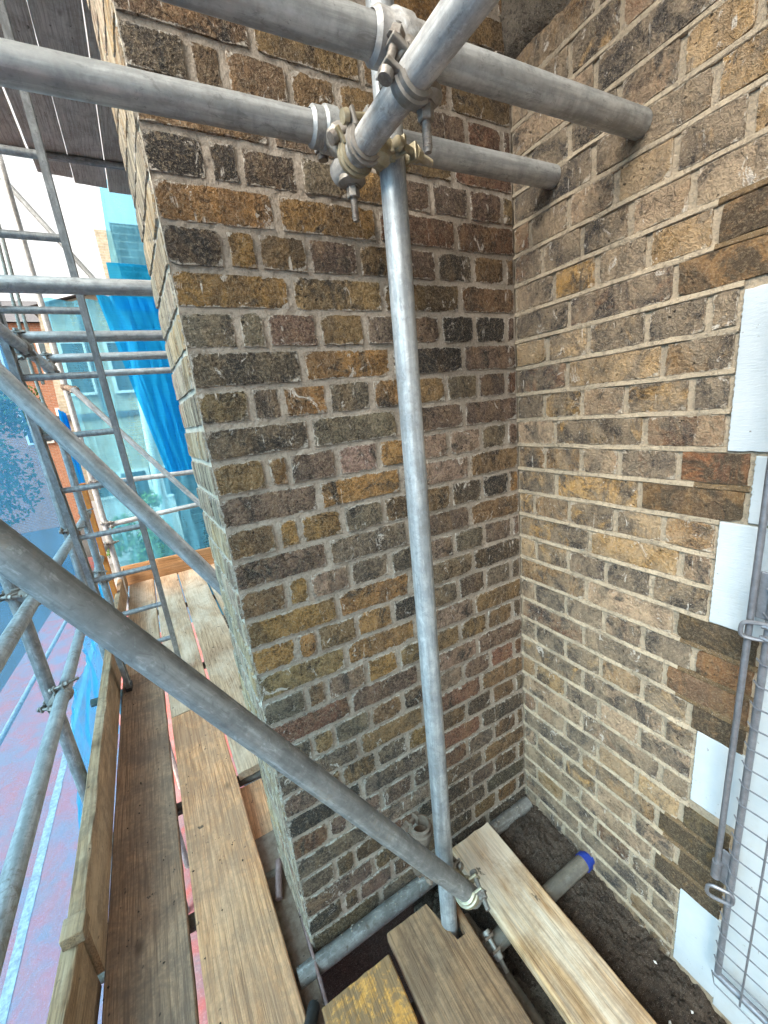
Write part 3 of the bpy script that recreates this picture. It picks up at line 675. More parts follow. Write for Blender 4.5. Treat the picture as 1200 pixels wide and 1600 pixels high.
# braces
b0, b1 = Vector((-1.278, .52, -.548)), Vector((-.944, .52, -1.142)); db = (b1 - b0).normalized()
tube(b0 - db * .5, b1 + db * 1.1, 'galv', 'mid distance diagonal brace in front of the ladder running behind the pier', TG)
tube((-1.569, 3.42, -.221), (-.60, 3.42, -1.69), 'galvw', 'far lower diagonal brace beyond the ladder over the netting', TG)
tube((-1.76, 4.27, 1.68), (-1.0, 4.27, .47), 'galv', 'far upper diagonal brace against the white sky', TG)
tube((-1.56, 1.75, .93), (-1.44, 1.80, .47), 'galv', 'short steep tube at the upper left edge beside the ladder', TG)
# tubes under the deck and outside the net
for y, lb in ((.30, 'dark cross tube under the deck nearest the viewer'), (.78, 'dark cross tube under the deck beside the pier'), (1.9, 'dark cross tube under the deck below the ladder foot'), (3.1, 'dark cross tube under the far part of the deck')):
    tube((-1.50 if y < 1 else -1.72, y + .02, -2.264), (-.66 if y > .5 else -.93, y - .01, -2.264), 'mudtube', lb, TG)
tube((-2.87, .6, -3.2), (-2.80, 8.2, -3.2), 'galvw', 'pale tube outside the netting above the road', TG)
tube((-1.30, -.9, -2.315), (-1.48, 3.8, -2.315), 'galvm', 'ledger tube running along below the deck', TG)
tube((-.46, -.17, -2.258), (-.40, -1.3, -2.258), 'mudtube', 'dark tube in the slot between the grey and pale boards', TG)
# bearer under the short boards
tube((-.93, -.80, -2.235), (-.24, -.80, -2.235), 'mudtube', 'hidden bearer tube under the three short boards', TG)

# ------------------------------------------------------------------ couplers
def coupler(label, items, mat, P0, group='scaffold couplers', boltmat='bolt', saddle=None, hang=()):
    t = tag(empty('tube_coupler', P0), label, 'coupler', group)
    for c, a, o, *rest in items:
        c = Vector(c); a = Vector(a).normalized(); o = Vector(o); o = (o - a * o.dot(a)).normalized(); tt = a.cross(o)
        wd = rest[0] if rest else .044; bl = rest[1] if len(rest) > 1 else .085; m = rest[2] if len(rest) > 2 else mat
        b = MB(); b.band(c, a, o, TR + .0006, TR + .0065, wd); b.build('band', m, t, smooth=True)
        rot = Matrix((a, o, tt)).transposed()
        for sgn in (-1, 1):
            lug = MB(); lug.box((-.014, -.013, -.0035), (.014, .014, .0035), rot, c + o * (TR + .008) + tt * sgn * .0155); lug.build('lug', m, t, bevel=.002)
        q = c + o * (TR + .013); prof = [(-.031, .0), (-.031, .010), (-.022, .0115), (-.021, .0062)]
        zt = .034
        while zt < bl - .030: prof += [(zt, .0060), (zt + .0012, .0071), (zt + .0024, .0060)]; zt += .0026
        prof += [(bl - .028, .0052), (bl - .0275, 0.0)]
        bo = MB(); bo.lathe(q, tt, prof, 12); bo.build('bolt', boltmat, t, smooth=True)
        nu = MB(); nu.lathe(q, tt, [(.0190, .0), (.0190, .0150), (.0212, .0150), (.0213, .0120), (.0335, .0120), (.0345, .0105), (.0345, 0)], 6); nu.build('nut', boltmat, t, bevel=.0008)
    for q in hang:                      # stud and nut hanging below
        pl = MB(); pl.lathe(q + Vector((0, 0, .012)), -Z, [(0, .0), (0, .024), (.010, .026), (.016, .018), (.0165, 0)], 18); pl.build('boss', mat, t, smooth=True)
        pr = [(.0, .0), (.0, .0065)]; zt = .004
        while zt < .058: pr += [(zt, .0060), (zt + .0014, .0072), (zt + .0028, .0060)]; zt += .003
        bo = MB(); bo.lathe(q, -Z, pr + [(.062, .0052), (.0622, 0)], 12); bo.build('bolt', 'bolt', t, smooth=True)
        nu = MB(); nu.lathe(q, -Z, [(.004, 0), (.004, .0155), (.0065, .0155), (.0066, .0125), (.022, .0125), (.024, .0105), (.024, 0)], 6); nu.build('nut', 'bolt', t, bevel=.0008)
    if len(items) > 1:
        c0, c1 = Vector(items[0][0]), Vector(items[1][0]); md = (c0 + c1) / 2; d = (c1 - c0)
        if d.length > .03:
            dn = d.normalized(); u, w_ = perp(dn); s = MB()
            s.tube(c0 + dn * (TR * .6), c1 - dn * (TR * .6), .026, 10, r1=.025); s.build('saddle', mat, t, smooth=True, bevel=.002)
    return t
X, Y, Z = Vector((1, 0, 0)), Vector((0, 1, 0)), Vector((0, 0, 1))
c1 = T1(-.575); c2 = T2(-.563)
coupler('weathered double coupler joining the bright worn tube to the farther top tube', [((c1.x - .012, c1.y, c1.z), X, Vector((0, 1, .1)), .078, .07, 'galv'), ((T3(-.168)), Y, Vector((-.55, 0, 1)), .022, .092, 'gold')], 'cast', c1, hang=[T3(-.135) + Vector((.006, 0, -TR - .004))])
coupler('cast double coupler joining the bright worn tube to the top nearest tube', [((c2.x, c2.y, c2.z), X, Vector((0, 1, .1)), .092, .07, 'galvw'), ((T3(-.352)), Y, Vector((-1, 0, .45)), .034, .07)], 'cast', c2, hang=[T3(-.345) + Vector((.024, 0, -TR + .004))])
c3 = P4(-.238)
coupler('yellow zinc swivel coupler holding the head of the vertical tube', [(c3, Z, Vector((.35, -1, 0)), .034, .10), (T3(-.205), Y, Vector((-.2, 0, 1)), .022, .06, 'cast')], 'gold', c3, boltmat='gold')
c5 = P4(-1.965); q5 = T5b - d5 * .045
coupler('yellow zinc swivel coupler at the foot where the dull brace meets the vertical tube', [(q5, d5, Vector((1, -.3, .3)), .040, .085), (c5, Z, Vector((1, .2, 0)), .044, .08, 'cast')], 'gold', c5)
coupler('rusty open coupler hanging on the pier side of the vertical tube foot', [(P4(-1.86) + Vector((-.035, .06, 0)), Z, Vector((-.3, 1, 0)), .05, .07), (P4(-1.99) + Vector((-.04, .07, 0)), X, Vector((0, -1, .5)), .05, .07)], 'rust', P4(-1.9), boltmat='rust')
coupler('muddy coupler in the slot between the grey and pale boards', [((-.444, -.27, -2.236), X, Vector((0, -.4, 1)), .05, .09)], 'rust', (-.44, -.3, -2.24), boltmat='cast')
g1 = lambda y: Vector((SX(-1.48, y), y, -1.235)); g2 = lambda y: Vector((SX(-1.49, y), y, -1.652))
s1 = lambda z: Vector((-1.598, 1.02, z))
coupler('forged coupler where the upper guard rail meets the nearest standard', [(s1(-1.205), Z, Vector((-.6, -1, 0)), .046, .095), (g1(1.0), Y, Vector((.2, 0, 1)), .046, .09)], 'cast', s1(-1.2))
coupler('forged coupler where the lower guard rail meets the nearest standard', [(s1(-1.70), Z, Vector((-.6, -1, 0)), .046, .095), (g2(.97), Y, Vector((-.2, 0, 1)), .046, .10)], 'cast', s1(-1.68))
coupler('small coupler on the upper guard rail behind the ladder stile', [(g1(2.2), Y, Vector((0, 0, 1)), .046, .10), (Vector((-1.64, 2.22, -1.20)), Z, Vector((0, -1, 0)), .046, .09)], 'rust', g1(2.2))
coupler('coupler near the far end of the upper guard rail', [(g1(2.9), Y, Vector((-.2, 0, 1)), .046, .10)], 'cast', g1(2.9))
coupler('coupler on the lower guard rail beside the orange post', [(g2(2.6), Y, Vector((.2, 0, 1)), .046, .10), (Vector((-1.606, 2.62, -1.70)), Z, Vector((.6, -1, 0)), .046, .09)], 'cast', g2(2.6))
coupler('coupler at the far end of the lower guard rail', [(g2(3.55), Y, Vector((.2, 0, 1)), .046, .10), (Vector((-1.64, 3.60, -1.63)), Z, Vector((.6, -1, 0)), .046, .09)], 'cast', g2(3.55))
lx = lambda y: Vector((-1.385 - .046 * (y - .35), y, -.242))
coupler('coupler on the ledger stub under the second cross tube', [(lx(1.48), Y, Vector((.3, 0, -1)), .048, .09), (Vector((-1.44, 1.51, -.196)), X, Vector((0, -1, 0)), .06, .09)], 'cast', lx(1.48))
coupler('coupler at the far end of the ledger stub under the third cross tube', [(lx(2.12), Y, Vector((.3, 0, -1)), .048, .09), (Vector((-1.47, 2.16, -.183)), X, Vector((0, -1, 0)), .06, .09)], 'cast', lx(2.12))
coupler('rusty coupler below the far cross tubes on the pale corner standard', [(Vector((-1.64, 3.60, -.19)), Z, Vector((1, -1, 0)), .05, .10), (Vector((-1.56, 3.47, -.23)), Vector((.55, 0, -.83)), Vector((0, -1, 0)), .05, .09)], 'rust', (-1.6, 3.55, -.2))
coupler('coupler on the pale corner standard at the upper end guard rail', [(Vector((-1.64, 3.60, -1.03)), Z, Vector((0, -1, 0)), .046, .09), (Vector((-1.59, 3.60, -1.057)), X, Vector((0, -1, .3)), .046, .09)], 'galvw', (-1.62, 3.6, -1.05))
coupler('coupler on the pale corner standard at the lower end guard rail', [(Vector((-1.64, 3.60, -1.43)), Z, Vector((0, -1, 0)), .046, .09), (Vector((-1.59, 3.60, -1.458)), X, Vector((0, -1, .3)), .046, .09)], 'galvw', (-1.62, 3.6, -1.45))
coupler('dark coupler cluster at the upper left edge under the boards', [(Vector((-1.640, 2.22, .92)), Z, Vector((1, -1, 0)), .05, .10), (Vector((-1.57, 2.15, .95)), Y, Vector((0, 0, 1)), .05, .10)], 'rust', (-1.6, 2.2, .93))

# ------------------------------------------------------------------ boards
def board(x0, y0, x1, y1, wd, ztop, mat, label, group, th=.038, name='scaffold_board', notch=None, cat='scaffold board', warp=.003, chip=.002):
    p0, p1 = Vector((x0, y0, 0)), Vector((x1, y1, 0)); d = (p1 - p0); L = d.length; ny = max(6, int(L / .05)); nxx = 8
    b = MB(); vs = []; fs = []; sd_ = rng.uniform(0, 50)
    def zz(x, y): return warp * nz(x * 2, y * 1.5, sd_) + .0012 * nz(x * 20, y * 9, sd_)
    cols = [-wd / 2, -wd / 2 + .004] + [-wd / 2 + wd * i / nxx for i in range(1, nxx)] + [wd / 2 - .004, wd / 2]
    for top in (1, 0):
        for j in range(ny + 1):
            y = -L / 2 + L * j / ny
            for i, x in enumerate(cols):
                e = chip * nz(x * 3, y * 7, sd_ + 3) if i in (0, 1, len(cols) - 2, len(cols) - 1) else 0
                ey = (chip * 2 * nz(x * 40, j, sd_ + 6)) if j in (0, ny) else 0
                dz = -.004 if (i in (0, len(cols) - 1)) else 0
                vs.append((x + e, y + ey, (zz(x, y) + dz if top else -th + zz(x, y) - dz)))
    nc = len(cols); off = nc * (ny + 1)
    for j in range(ny):
        for i in range(nc - 1):
            a = j * nc + i; fs.append((a, a + 1, a + nc + 1, a + nc)); fs.append((off + a, off + a + nc, off + a + nc + 1, off + a + 1))
        fs.append((j * nc, (j + 1) * nc, off + (j + 1) * nc, off + j * nc)); a = j * nc + nc - 1; fs.append((a, off + a, off + a + nc, a + nc))
    for i in range(nc - 1):
        fs.append((i, off + i, off + i + 1, i + 1)); a = ny * nc + i; fs.append((a, a + 1, off + a + 1, off + a))
    b.add(vs, fs)
    if notch:            # drop the faces whose centre lies in the notch, walls closed by the solid's own edges
        nx0, nx1, ny0, ny1 = notch
        for v in b.v:
            if nx0 < v.x < nx1 and v.y > ny0: v.y = ny0 + .002 * nz(v.x * 60, 1, 1)
    o = b.build(name, mat, smooth=True, org=(0, 0, 0)); o.location = ((x0 + x1) / 2, (y0 + y1) / 2, ztop)
    o.rotation_euler = (0, 0, math.atan2(d.y, d.x) - math.pi / 2)
    return tag(o, label, cat, group)
DG = 'deck boards of the walkway'
SKB = -.050
def deckboard(xc, y0, y1, wd, mat, label, z=-2.2): return board(xc + SKB * y0, y0, xc + SKB * y1, y1, wd, z, mat, label, DG)
deckboard(-1.328, -2.2, 1.98, .225, 'deckd', 'dark grey brown deck board beside the toe board, nearest the viewer')
deckboard(-1.079, -2.2, 1.36, .226, 'deck', 'tan grained deck board in the middle of the walkway, nearest the viewer')  # near pair carried on unseen behind the viewer to block light from below
deckboard(-.845, .76, 3.96, .225, 'deckl', 'pale sandy deck board beyond the pier, closest to the building')
deckboard(-1.318, 1.985, 3.96, .226, 'deckl', 'pale pinkish deck board at the far end on the street side')
deckboard(-1.083, 1.365, 3.96, .222, 'deckl', 'pale deck board in the middle of the far end')
deckboard(-.60, .80, 3.96, .225, 'deckl', 'farthest right deck board mostly hidden behind the pier')
BG = 'short boards in the corner'
board(-.308, -1.5, -.311, -.033, .172, -2.17, 'wpale', 'pale yellowish short board in the corner beside the soil', BG)
board(-.583, -1.5, -.588, -.118, .222, -2.17, 'wgrey', 'grey brown short board notched round the vertical tube', BG, notch=(.034, .092, .570, 1))
board(-.812, -1.5, -.818, -.158, .205, -2.172, 'wyel', 'orange yellow short board at the bottom edge, leftmost of the three in the corner', BG)
# toe boards stand on edge
def toeboard(x0, y0, x1, y1, z0, h, th, mat, label, top=0):
    p0, p1 = Vector((x0, y0, z0)), Vector((x1, y1, z0)); d = p1 - p0; L = d.length; n = max(4, int(L / .03)); b = MB(); vs = []; fs = []; sd_ = U(0, 40)
    prof = [(-th / 2, 0), (-th / 2, h * .5), (-th / 2, h - .004), (-th / 2 + .004, h), (0, h), (th / 2 - .004, h), (th / 2, h - .004), (th / 2, h * .5), (th / 2, 0)]
    for j in range(n + 1):
        y = -L / 2 + L * j / n
        for i, (x, z) in enumerate(prof):
            e = .0025 * nz(y * 14, i, sd_) if i in (2, 3, 5, 6) else .0012 * nz(y * 20, i, sd_)
            vs.append((x + e, y, z + e + .003 * nz(y * 2, 0, sd_)))
    m_ = len(prof)
    for j in range(n):
        for i in range(m_): fs.append((j * m_ + i, j * m_ + (i + 1) % m_, (j + 1) * m_ + (i + 1) % m_, (j + 1) * m_ + i))
    fs.append(tuple(range(m_ - 1, -1, -1))); fs.append(tuple(range(n * m_, n * m_ + m_)))
    o = b.add(vs, fs).build('toe_board', mat, smooth=True, org=(0, 0, 0)); o.location = (p0 + p1) / 2; o.rotation_euler = (0, 0, math.atan2(d.y, d.x) - math.pi / 2)
    return tag(o, label, 'toe board', 'toe boards')
toeboard(-1.474 - .0, .27, -1.585, 2.25, -2.2, .222, .042, 'wtoe', 'weathered olive toe board on edge along the street side')
toeboard(-1.492, -2.2, -1.490, .262, -2.235, .222, .042, 'wtoe', 'nearest toe board at the bottom left, end butting the longer one')
toeboard(-1.590, 2.30, -1.66, 3.95, -2.2, .20, .038, 'wtoe', 'far toe board on the street side beyond the ladder')
toeboard(-1.70, 4.02, -.40, 3.96, -2.225, .225, .038, 'wtoe2', 'orange brown toe board across the far end of the deck')
bk = MB().box((-1.50, .225, -2.005), (-1.445, .285, -1.965)); tag(bk.build('wood_block', 'wtoe', bevel=.003), 'small wedge of wood fixed where the two toe boards meet', 'wood block')
# boards of the lift above; corner pair and near lengths added unseen to dim the recess
UG = 'boards of the upper lift seen from below'
for xc, y1, lb in ((-1.445, 3.42, 'upper lift board over the ladder, farthest left'), (-1.205, 3.62, 'upper lift board second from the street, over the ladder head'), (-.972, 3.70, 'upper lift board third from the street'), (-.735, 3.78, 'upper lift board beside the pier'), (-1.70, 3.4, 'upper lift board at the outermost left'), (-.49, -.05, 'unseen board added over the corner to dim it, second from the right wall'), (-.25, -.05, 'unseen board added over the corner to dim it, beside the right wall')):
    board(xc + .12, -1.6, xc - .050 * 2, y1, .2315, 1.49, 'wup', lb, UG, warp=.012)
tube((-1.9, 2.52, 1.425), (-.5, 2.48, 1.425), 'galvd', 'dark tube under the upper boards, nearer of two', TG)
tube((-1.9, 3.32, 1.425), (-.5, 3.28, 1.425), 'galvd', 'dark tube under the upper boards at their far end', TG)

# rusty channel in the slot beside the pier
t = tag(empty('steel_channel', (-.93, .0, -2.25)), 'rust brown steel channel in the slot between the deck and the pier', 'steel channel')
MB().box((-1.01, -1.2, -2.252), (-.908, .45, -2.244)).build('web', 'rust', t, bevel=.002)
MB().box((-.9075, -1.2, -2.29), (-.8985, .56, -2.212)).build('flange', 'rustp', t, bevel=.003)
st = MB(); st.tube((-.955, .19, -2.232), (-.925, .30, -2.215), .012, 14); tag(st.build('steel_rod', 'rustp', smooth=True), 'short pinkish grey rod lying on the rusty channel beside the pier', 'steel rod')
sl = MB(); sl.box((-1.02, .45, -2.30), (-.905, .74, -2.262)); tag(sl.build('scaffold_board', 'deck', bevel=.003), 'short tan board end set low in the slot beside the pier', 'scaffold board', DG)
sp = MB(); sp.path([(-1.05, -.22, -2.20), (-.99, -.19, -2.20), (-.955, -.155, -2.205), (-.935, -.12, -2.22)], .017, 10); tag(sp.build('rubber_strap', 'tar', smooth=True), 'black rubber strap end poking out beside the tan board at the bottom', 'strap')

# ------------------------------------------------------------------ ladder
lad = tag(empty('ladder', (-1.339, 1.822, -2.2)), 'aluminium ladder leaning up from the deck on the left', 'ladder')
LD = Vector((.013, -.231, 1.0))
def stile(xb, yb):
    b = MB(); bot = Vector((xb, yb, -2.198)); top = bot + LD * 4.2; a = (top - bot).normalized(); n = Vector((0, 1, .231)).normalized(); s_ = Vector((1, 0, 0))
    vs = []; fs = []; t_ = .0125; wd = .030
    for p in (bot, top):
        for q in ((-t_, -wd), (t_, -wd), (t_, -wd + .006), (t_ * .45, -wd + .008), (t_ * .45, wd - .008), (t_, wd - .006), (t_, wd), (-t_, wd)): vs.append(p + s_ * q[0] + n * q[1])
    fs = [tuple((i, (i + 1) % 8, 8 + (i + 1) % 8, 8 + i)) for i in range(8)] + [tuple(range(7, -1, -1)), tuple(range(8, 16))]
    b.add(vs, fs).build('stile', 'alu', lad)
    f = MB().box((xb - .017, yb - .036, -2.1995), (xb + .017, yb + .036, -2.165)); f.build('foot', 'tar', lad, bevel=.004)
stile(-1.489, 1.821); stile(-1.189, 1.823)
for k in range(-1, 13):
    h = .54 + .256 * k; a = Vector((-1.482, 1.822, -2.2)) + LD * h; b_ = Vector((-1.196, 1.823, -2.2)) + LD * h
    r = MB(); r.tube(a, b_, .0145, 16); r.build('rung', 'alu', lad, smooth=True)

# ropes
def rope(pts, label, r=.0065):
    pts = [Vector(p) for p in pts]; fine = []
    for i in range(len(pts) - 1):
        n = max(3, int((pts[i + 1] - pts[i]).length / .006))
        for j in range(n): fine.append(pts[i].lerp(pts[i + 1], j / n))
    fine.append(pts[-1])
    for _ in range(30): fine = [fine[0]] + [(fine[i - 1] + fine[i] * 2 + fine[i + 1]) / 4 for i in range(1, len(fine) - 1)] + [fine[-1]]
    t = tag(empty('rope', pts[-1]), label, 'rope', 'hauling ropes')
    for s in range(3):
        b = MB(); hel = []
        for i, p in enumerate(fine):
            a = i * .006 / .045 * 2 * math.pi + s * 2 * math.pi / 3; hel.append(p + Vector((math.cos(a), math.sin(a), 0)) * r * .6)
        b.path(hel, r * .62, 6).build('strand', 'rope', t, smooth=True)
rope([(-1.445, 1.62, 1.2), (-1.435, 1.63, .30), (-1.455, 1.64, -.12), (-1.46, 1.65, -.30), (-1.452, 1.65, -.52), (-1.443, 1.65, -.64), (-1.437, 1.65, -.70), (-1.428, 1.65, -.69)], 'twisted grey rope hanging behind the ladder, longer of two')
rope([(-1.425, 1.62, 1.2), (-1.418, 1.63, .25), (-1.430, 1.64, -.12), (-1.432, 1.66, -.30), (-1.435, 1.66, -.38)], 'twisted grey rope hanging behind the ladder, shorter of two')

# orange post
op = MB(); n = 14
for i in range(n): 
    z0 = -2.15 + 1.15 * i / n; op.box((-1.668 + .004 * nz(i, 1, 1), 3.16, z0), (-1.632 + .006 * nz(i, 2, 1), 3.21, z0 + 1.15 / n))
tag(op.build('orange_post', 'orange', bevel=.002), 'weathered orange painted post at the far street side corner', 'post')

# ------------------------------------------------------------------ hinged wire mesh guard on the right
gd = tag(empty('wire_guard', (-.05, -.65, -2.10)), 'galvanised wire mesh guard panel hung in front of the white panel on the right', 'wire guard')
gx = -.052; gy0, gy1, gz0, gz1 = -.655, -1.5, -2.105, -.2
b = MB(); b.tube((gx, gy0, gz0), (gx, gy0, gz1), .0068, 14); b.build('frame_bar', 'wire', gd, smooth=True)
b = MB(); b.tube((gx, gy0 + .006, gz0), (gx, gy1, gz0), .0085, 14); b.build('frame_bar', 'wire', gd, smooth=True)
nh = int((gz1 - gz0) / .049)
for i in range(1, nh):
    z = gz0 + .049 * i; b = MB(); b.path([(gx, gy0 + .011, z + .004), (gx - .010, gy0, z), (gx - .010, gy0 - .05, z), (gx - .010, gy1, z)], .0018, 6); b.build('wire', 'wire', gd, smooth=True)
for i in range(1, 17):
    y = gy0 - .050 * i; b = MB(); b.path([(gx - .0135, y, gz0 - .012), (gx - .0135, y, gz1)], .0021, 6); b.build('wire', 'wire', gd, smooth=True)
b = MB(); b.path([(gx - .010, gy0 + .008, gz0 + .01), (gx - .012, gy0, gz0 - .022), (gx - .012, gy1, gz0 - .022)], .0018, 6); b.build('wire', 'wire', gd, smooth=True)
rd = tag(empty('locking_rod', (-.06, -.629, -1.80)), 'galvanised locking rod with eye brackets beside the wire guard', 'locking rod')
b = MB(); b.tube((-.06, -.629, -1.78), (-.06, -.629, -.5), .0058, 14); b.build('rod', 'wire', rd, smooth=True)
for zc in (-1.115, -1.80):
    b = MB(); b.box((-.052, -.662, zc - .02), (-.047, -.632, zc + .075)); b.build('bracket', 'wire', rd, bevel=.002)
    b = MB(); ring = []
    for i in range(25):
        a = 2 * math.pi * i / 24; sg = lambda q: math.copysign(abs(q) ** .55, q); ring.append((-.066 - .010 * sg(math.cos(a)), -.643 + .021 * sg(math.cos(a)), zc - .040 + .017 * sg(math.sin(a))))
    b.path(ring, .0040, 8); b.build('eye', 'wire', rd, smooth=True)
    if zc > -1.5:
        for q in (-.012, .012):
            b = MB(); b.path([(-.062, -.648, zc - .040 + q), (-.062, -.75, zc - .045 + q * 1.6)], .0050, 8); b.build('arm', 'wire', rd, smooth=True)
    else:
        b = MB(); b.tube((-.06, -.629, zc - .005), (-.06, -.629, zc + .04), .0095, 14); b.build('collar', 'wire', rd, smooth=True)

# ------------------------------------------------------------------ debris netting
def net(name, mat, label, corners, nu, nv, amp, freq, group='blue debris nets', seed=1):
    A, B_, C_, D_ = [Vector(c) for c in corners]; b = MB(); vs = []; fs = []; nrm = (B_ - A).cross(D_ - A).normalized()
    for j in range(nv + 1):
        for i in range(nu + 1):
            u, v = i / nu, j / nv; p = A.lerp(B_, u).lerp(D_.lerp(C_, u), v)
            vs.append(p + nrm * amp * (nz(u * freq, v * freq * .35, seed) + .4 * nz(u * freq * 3, v * freq, seed + 3)))
    for j in range(nv):
        for i in range(nu): fs.append((j * (nu + 1) + i, j * (nu + 1) + i + 1, (j + 1) * (nu + 1) + i + 1, (j + 1) * (nu + 1) + i))
    return tag(b.add(vs, fs).build(name, mat, smooth=True), label, 'debris net', group)
net('debris_net', 'net', 'thin blue debris net along the street side of the scaffold', [(-1.70, -1.6, -4.4), (-1.865, 3.12, -4.4), (-1.865, 3.12, .75), (-1.70, -1.6, .30)], 60, 60, .05, 7, seed=2)
net('debris_net', 'netend', 'pale blue net stretched across the far end of the scaffold', [(-1.78, 4.36, -3.0), (-.30, 4.26, -3.0), (-.30, 4.26, .68), (-1.76, 4.36, .72)], 70, 90, .09, 9, seed=5)
net('debris_net', 'netd', 'deep blue gathered drape of net hanging beside the pier at the far end', [(-1.02, 4.10, -1.15), (-.66, 4.08, -1.10), (-.62, 4.08, .66), (-1.27, 4.10, .70)], 30, 50, .05, 9, seed=9)
net('debris_net', 'netd', 'square blue net flap folded over at the top of the far end', [(-1.13, 4.16, .58), (-.60, 4.14, .56), (-.60, 4.14, 1.00), (-1.12, 4.16, 1.01)], 20, 14, .02, 5, seed=12)
net('debris_net', 'netend', 'tall thin strip of net tied up against the sky beside the pier', [(-1.08, 4.20, 1.0), (-.55, 4.18, 1.0), (-.55, 4.18, 1.9), (-1.02, 4.20, 1.72)], 16, 20, .03, 6, seed=21)
net('debris_net', 'netd', 'narrow bunched blue net hanging behind the orange post', [(-1.80, 3.30, -2.6), (-1.68, 3.42, -2.6), (-1.66, 3.42, -.42), (-1.70, 3.38, -.38)], 16, 50, .05, 8, seed=15)
net('debris_net', 'netend', 'loose blue net fold drooping outside the toe board', [(-1.70, .95, -2.75), (-1.80, 2.9, -2.95), (-1.80, 2.9, -2.02), (-1.72, 1.5, -2.12)], 30, 14, .05, 8, seed=18)

# ------------------------------------------------------------------ beyond the scaffold
# the neighbour's brick return beyond the far end
nb_ = MB().box((-1.02, 4.75, -4.6), (.6, 5.2, 1.6)); o = nb_.build('neighbour_wall', 'nbrick'); boxuv(o.data); tag(o, 'dark brick neighbouring wall behind the blue net beyond the pier', 'wall')
# house over the street
hs_ = tag(empty('brick_house', (-2.2, 14, RZ)), 'pale brick house with white ground floor beyond the far netting', 'house')
b = MB(); b.add([(-3.75, 14, RZ), (1.5, 14, RZ), (1.5, 14, 3.0), (-2.0, 14, 3.42), (-3.32, 14, 3.05), (-3.75, 22, RZ), (1.5, 22, RZ), (1.5, 22, 3.0), (-2.0, 22, 3.42), (-3.32, 22, 3.05)],
      [(0, 1, 2, 3, 4), (5, 9, 8, 7, 6), (0, 4, 9, 5), (1, 6, 7, 2)]); boxuv(b.build('wall', 'hbrick', hs_).data)
b = MB(); b.add([(-3.5, 13.8, 3.02), (-2.0, 13.8, 3.45), (1.7, 13.8, 3.02), (-3.5, 22, 3.02), (-2.0, 22, 3.45), (1.7, 22, 3.02)], [(0, 1, 4, 3), (1, 2, 5, 4)]); b.build('roof', 'slate', hs_)
MB().box((-3.6, 13.93, .0), (1.5, 13.998, .16)).build('string_course', 'slate', hs_)
MB().box((-3.7, 13.95, RZ), (1.5, 13.996, -2.42)).build('ground_floor_render', 'render', hs_)
for x0, x1, z0, z1 in ((-3.12, -2.68, -2.36, -1.70), (-2.42, -1.74, -2.62, -1.72), (-1.3, -.5, -2.6, -1.72), (-3.0, -2.5, .75, 2.1), (-1.9, -1.3, .75, 2.1)):
    wnd = MB().box((x0 - .10, 13.90, z0 - .08), (x0, 13.99, z1 + .08)); wnd.box((x1, 13.90, z0 - .08), (x1 + .10, 13.99, z1 + .08)); wnd.box((x0, 13.90, z1), (x1, 13.99, z1 + .08)); wnd.box((x0, 13.88, z0 - .08), (x1, 13.99, z0))
    o = wnd.build('window', 'render', hs_)
    p_ = MB().box((x0, 13.95, z0), (x1, 13.99, z1)); q_ = p_.build('pane', 'glass', hs_); q_.parent = o
b = MB(); b.tube((-2.40, 13.92, 3.0), (-2.40, 13.92, .2), .05, 10); b.build('downpipe', 'slate', hs_, smooth=True)
b = MB(); b.tube((-1.25, 13.88, 2.4), (-1.62, 13.88, -4.0), .11, 12); b.build('downpipe', 'render', hs_, smooth=True)
b = MB().box((-1.55, 15, 2.9), (-.05, 16, 5.5)); boxuv(b.build('chimney', 'hbrick', hs_).data)
# red house far behind
rh = tag(empty('red_house', (-7, 24, RZ)), 'orange red brick house far behind, seen in the gap between the nets', 'house')
boxuv(MB().box((-9.5, 24, RZ), (-3.6, 30, 4.9)).build('wall', 'rbrick', rh).data)
b = MB(); b.add([(-9.7, 23.8, 4.9), (-3.4, 23.8, 4.9), (-3.4, 30.2, 4.9), (-9.7, 30.2, 4.9), (-9.7, 27, 6.6), (-3.4, 27, 6.6)], [(0, 1, 5, 4), (2, 3, 4, 5), (0, 4, 3), (1, 2, 5)]); b.build('roof', 'slate', rh)
for x0, z0 in ((-6.6, 2.6), (-5.2, 2.6), (-6.6, -.4), (-5.2, -.4)):
    o = MB().box((x0 - .1, 23.9, z0 - .1), (x0 + .9, 23.99, z0 + 1.5)).build('window', 'render', rh); q_ = MB().box((x0, 23.87, z0), (x0 + .8, 23.895, z0 + 1.4)).build('pane', 'glass', rh); q_.parent = o

def leaves(b, c, rad, n, size, seed):
    r = random.Random(seed); lobes = [(Vector((r.gauss(0, .5), r.gauss(0, .5), r.gauss(0, .45))), r.uniform(.35, .6)) for _ in range(16)]
    for _ in range(n):
        lc, lr = r.choice(lobes); d = Vector((r.gauss(0, 1), r.gauss(0, 1), r.gauss(0, 1))).normalized() * lr * (r.random() ** .4)
        p = Vector(c) + Vector(((lc + d).x * rad[0], (lc + d).y * rad[1], (lc + d).z * rad[2]))
        u = Vector((r.gauss(0, 1), r.gauss(0, 1), r.gauss(0, 1))).normalized(); w_ = u.orthogonal().normalized(); s_ = size * r.uniform(.6, 1.3)
        b.add([p - u * s_, p + w_ * s_ * .5, p + u * s_, p - w_ * s_ * .5], [(0, 1, 2, 3)])
tr = tag(empty('street_tree', (-6.6, 13, RZ)), 'leafy street tree seen through the side net at the left edge', 'tree')
b = MB(); b.tube((-6.6, 13, RZ), (-6.5, 13, -1.6), .16, 12, r1=.10, rings=4)
for i in range(6):
    a = i * 1.05; b.tube((-6.52, 13, -2.0 + .15 * i), (-6.5 + 1.1 * math.cos(a), 13 + 1.1 * math.sin(a), -.6 + .2 * i), .06, 8, r1=.02)
b.build('trunk', 'bark', tr, smooth=True)
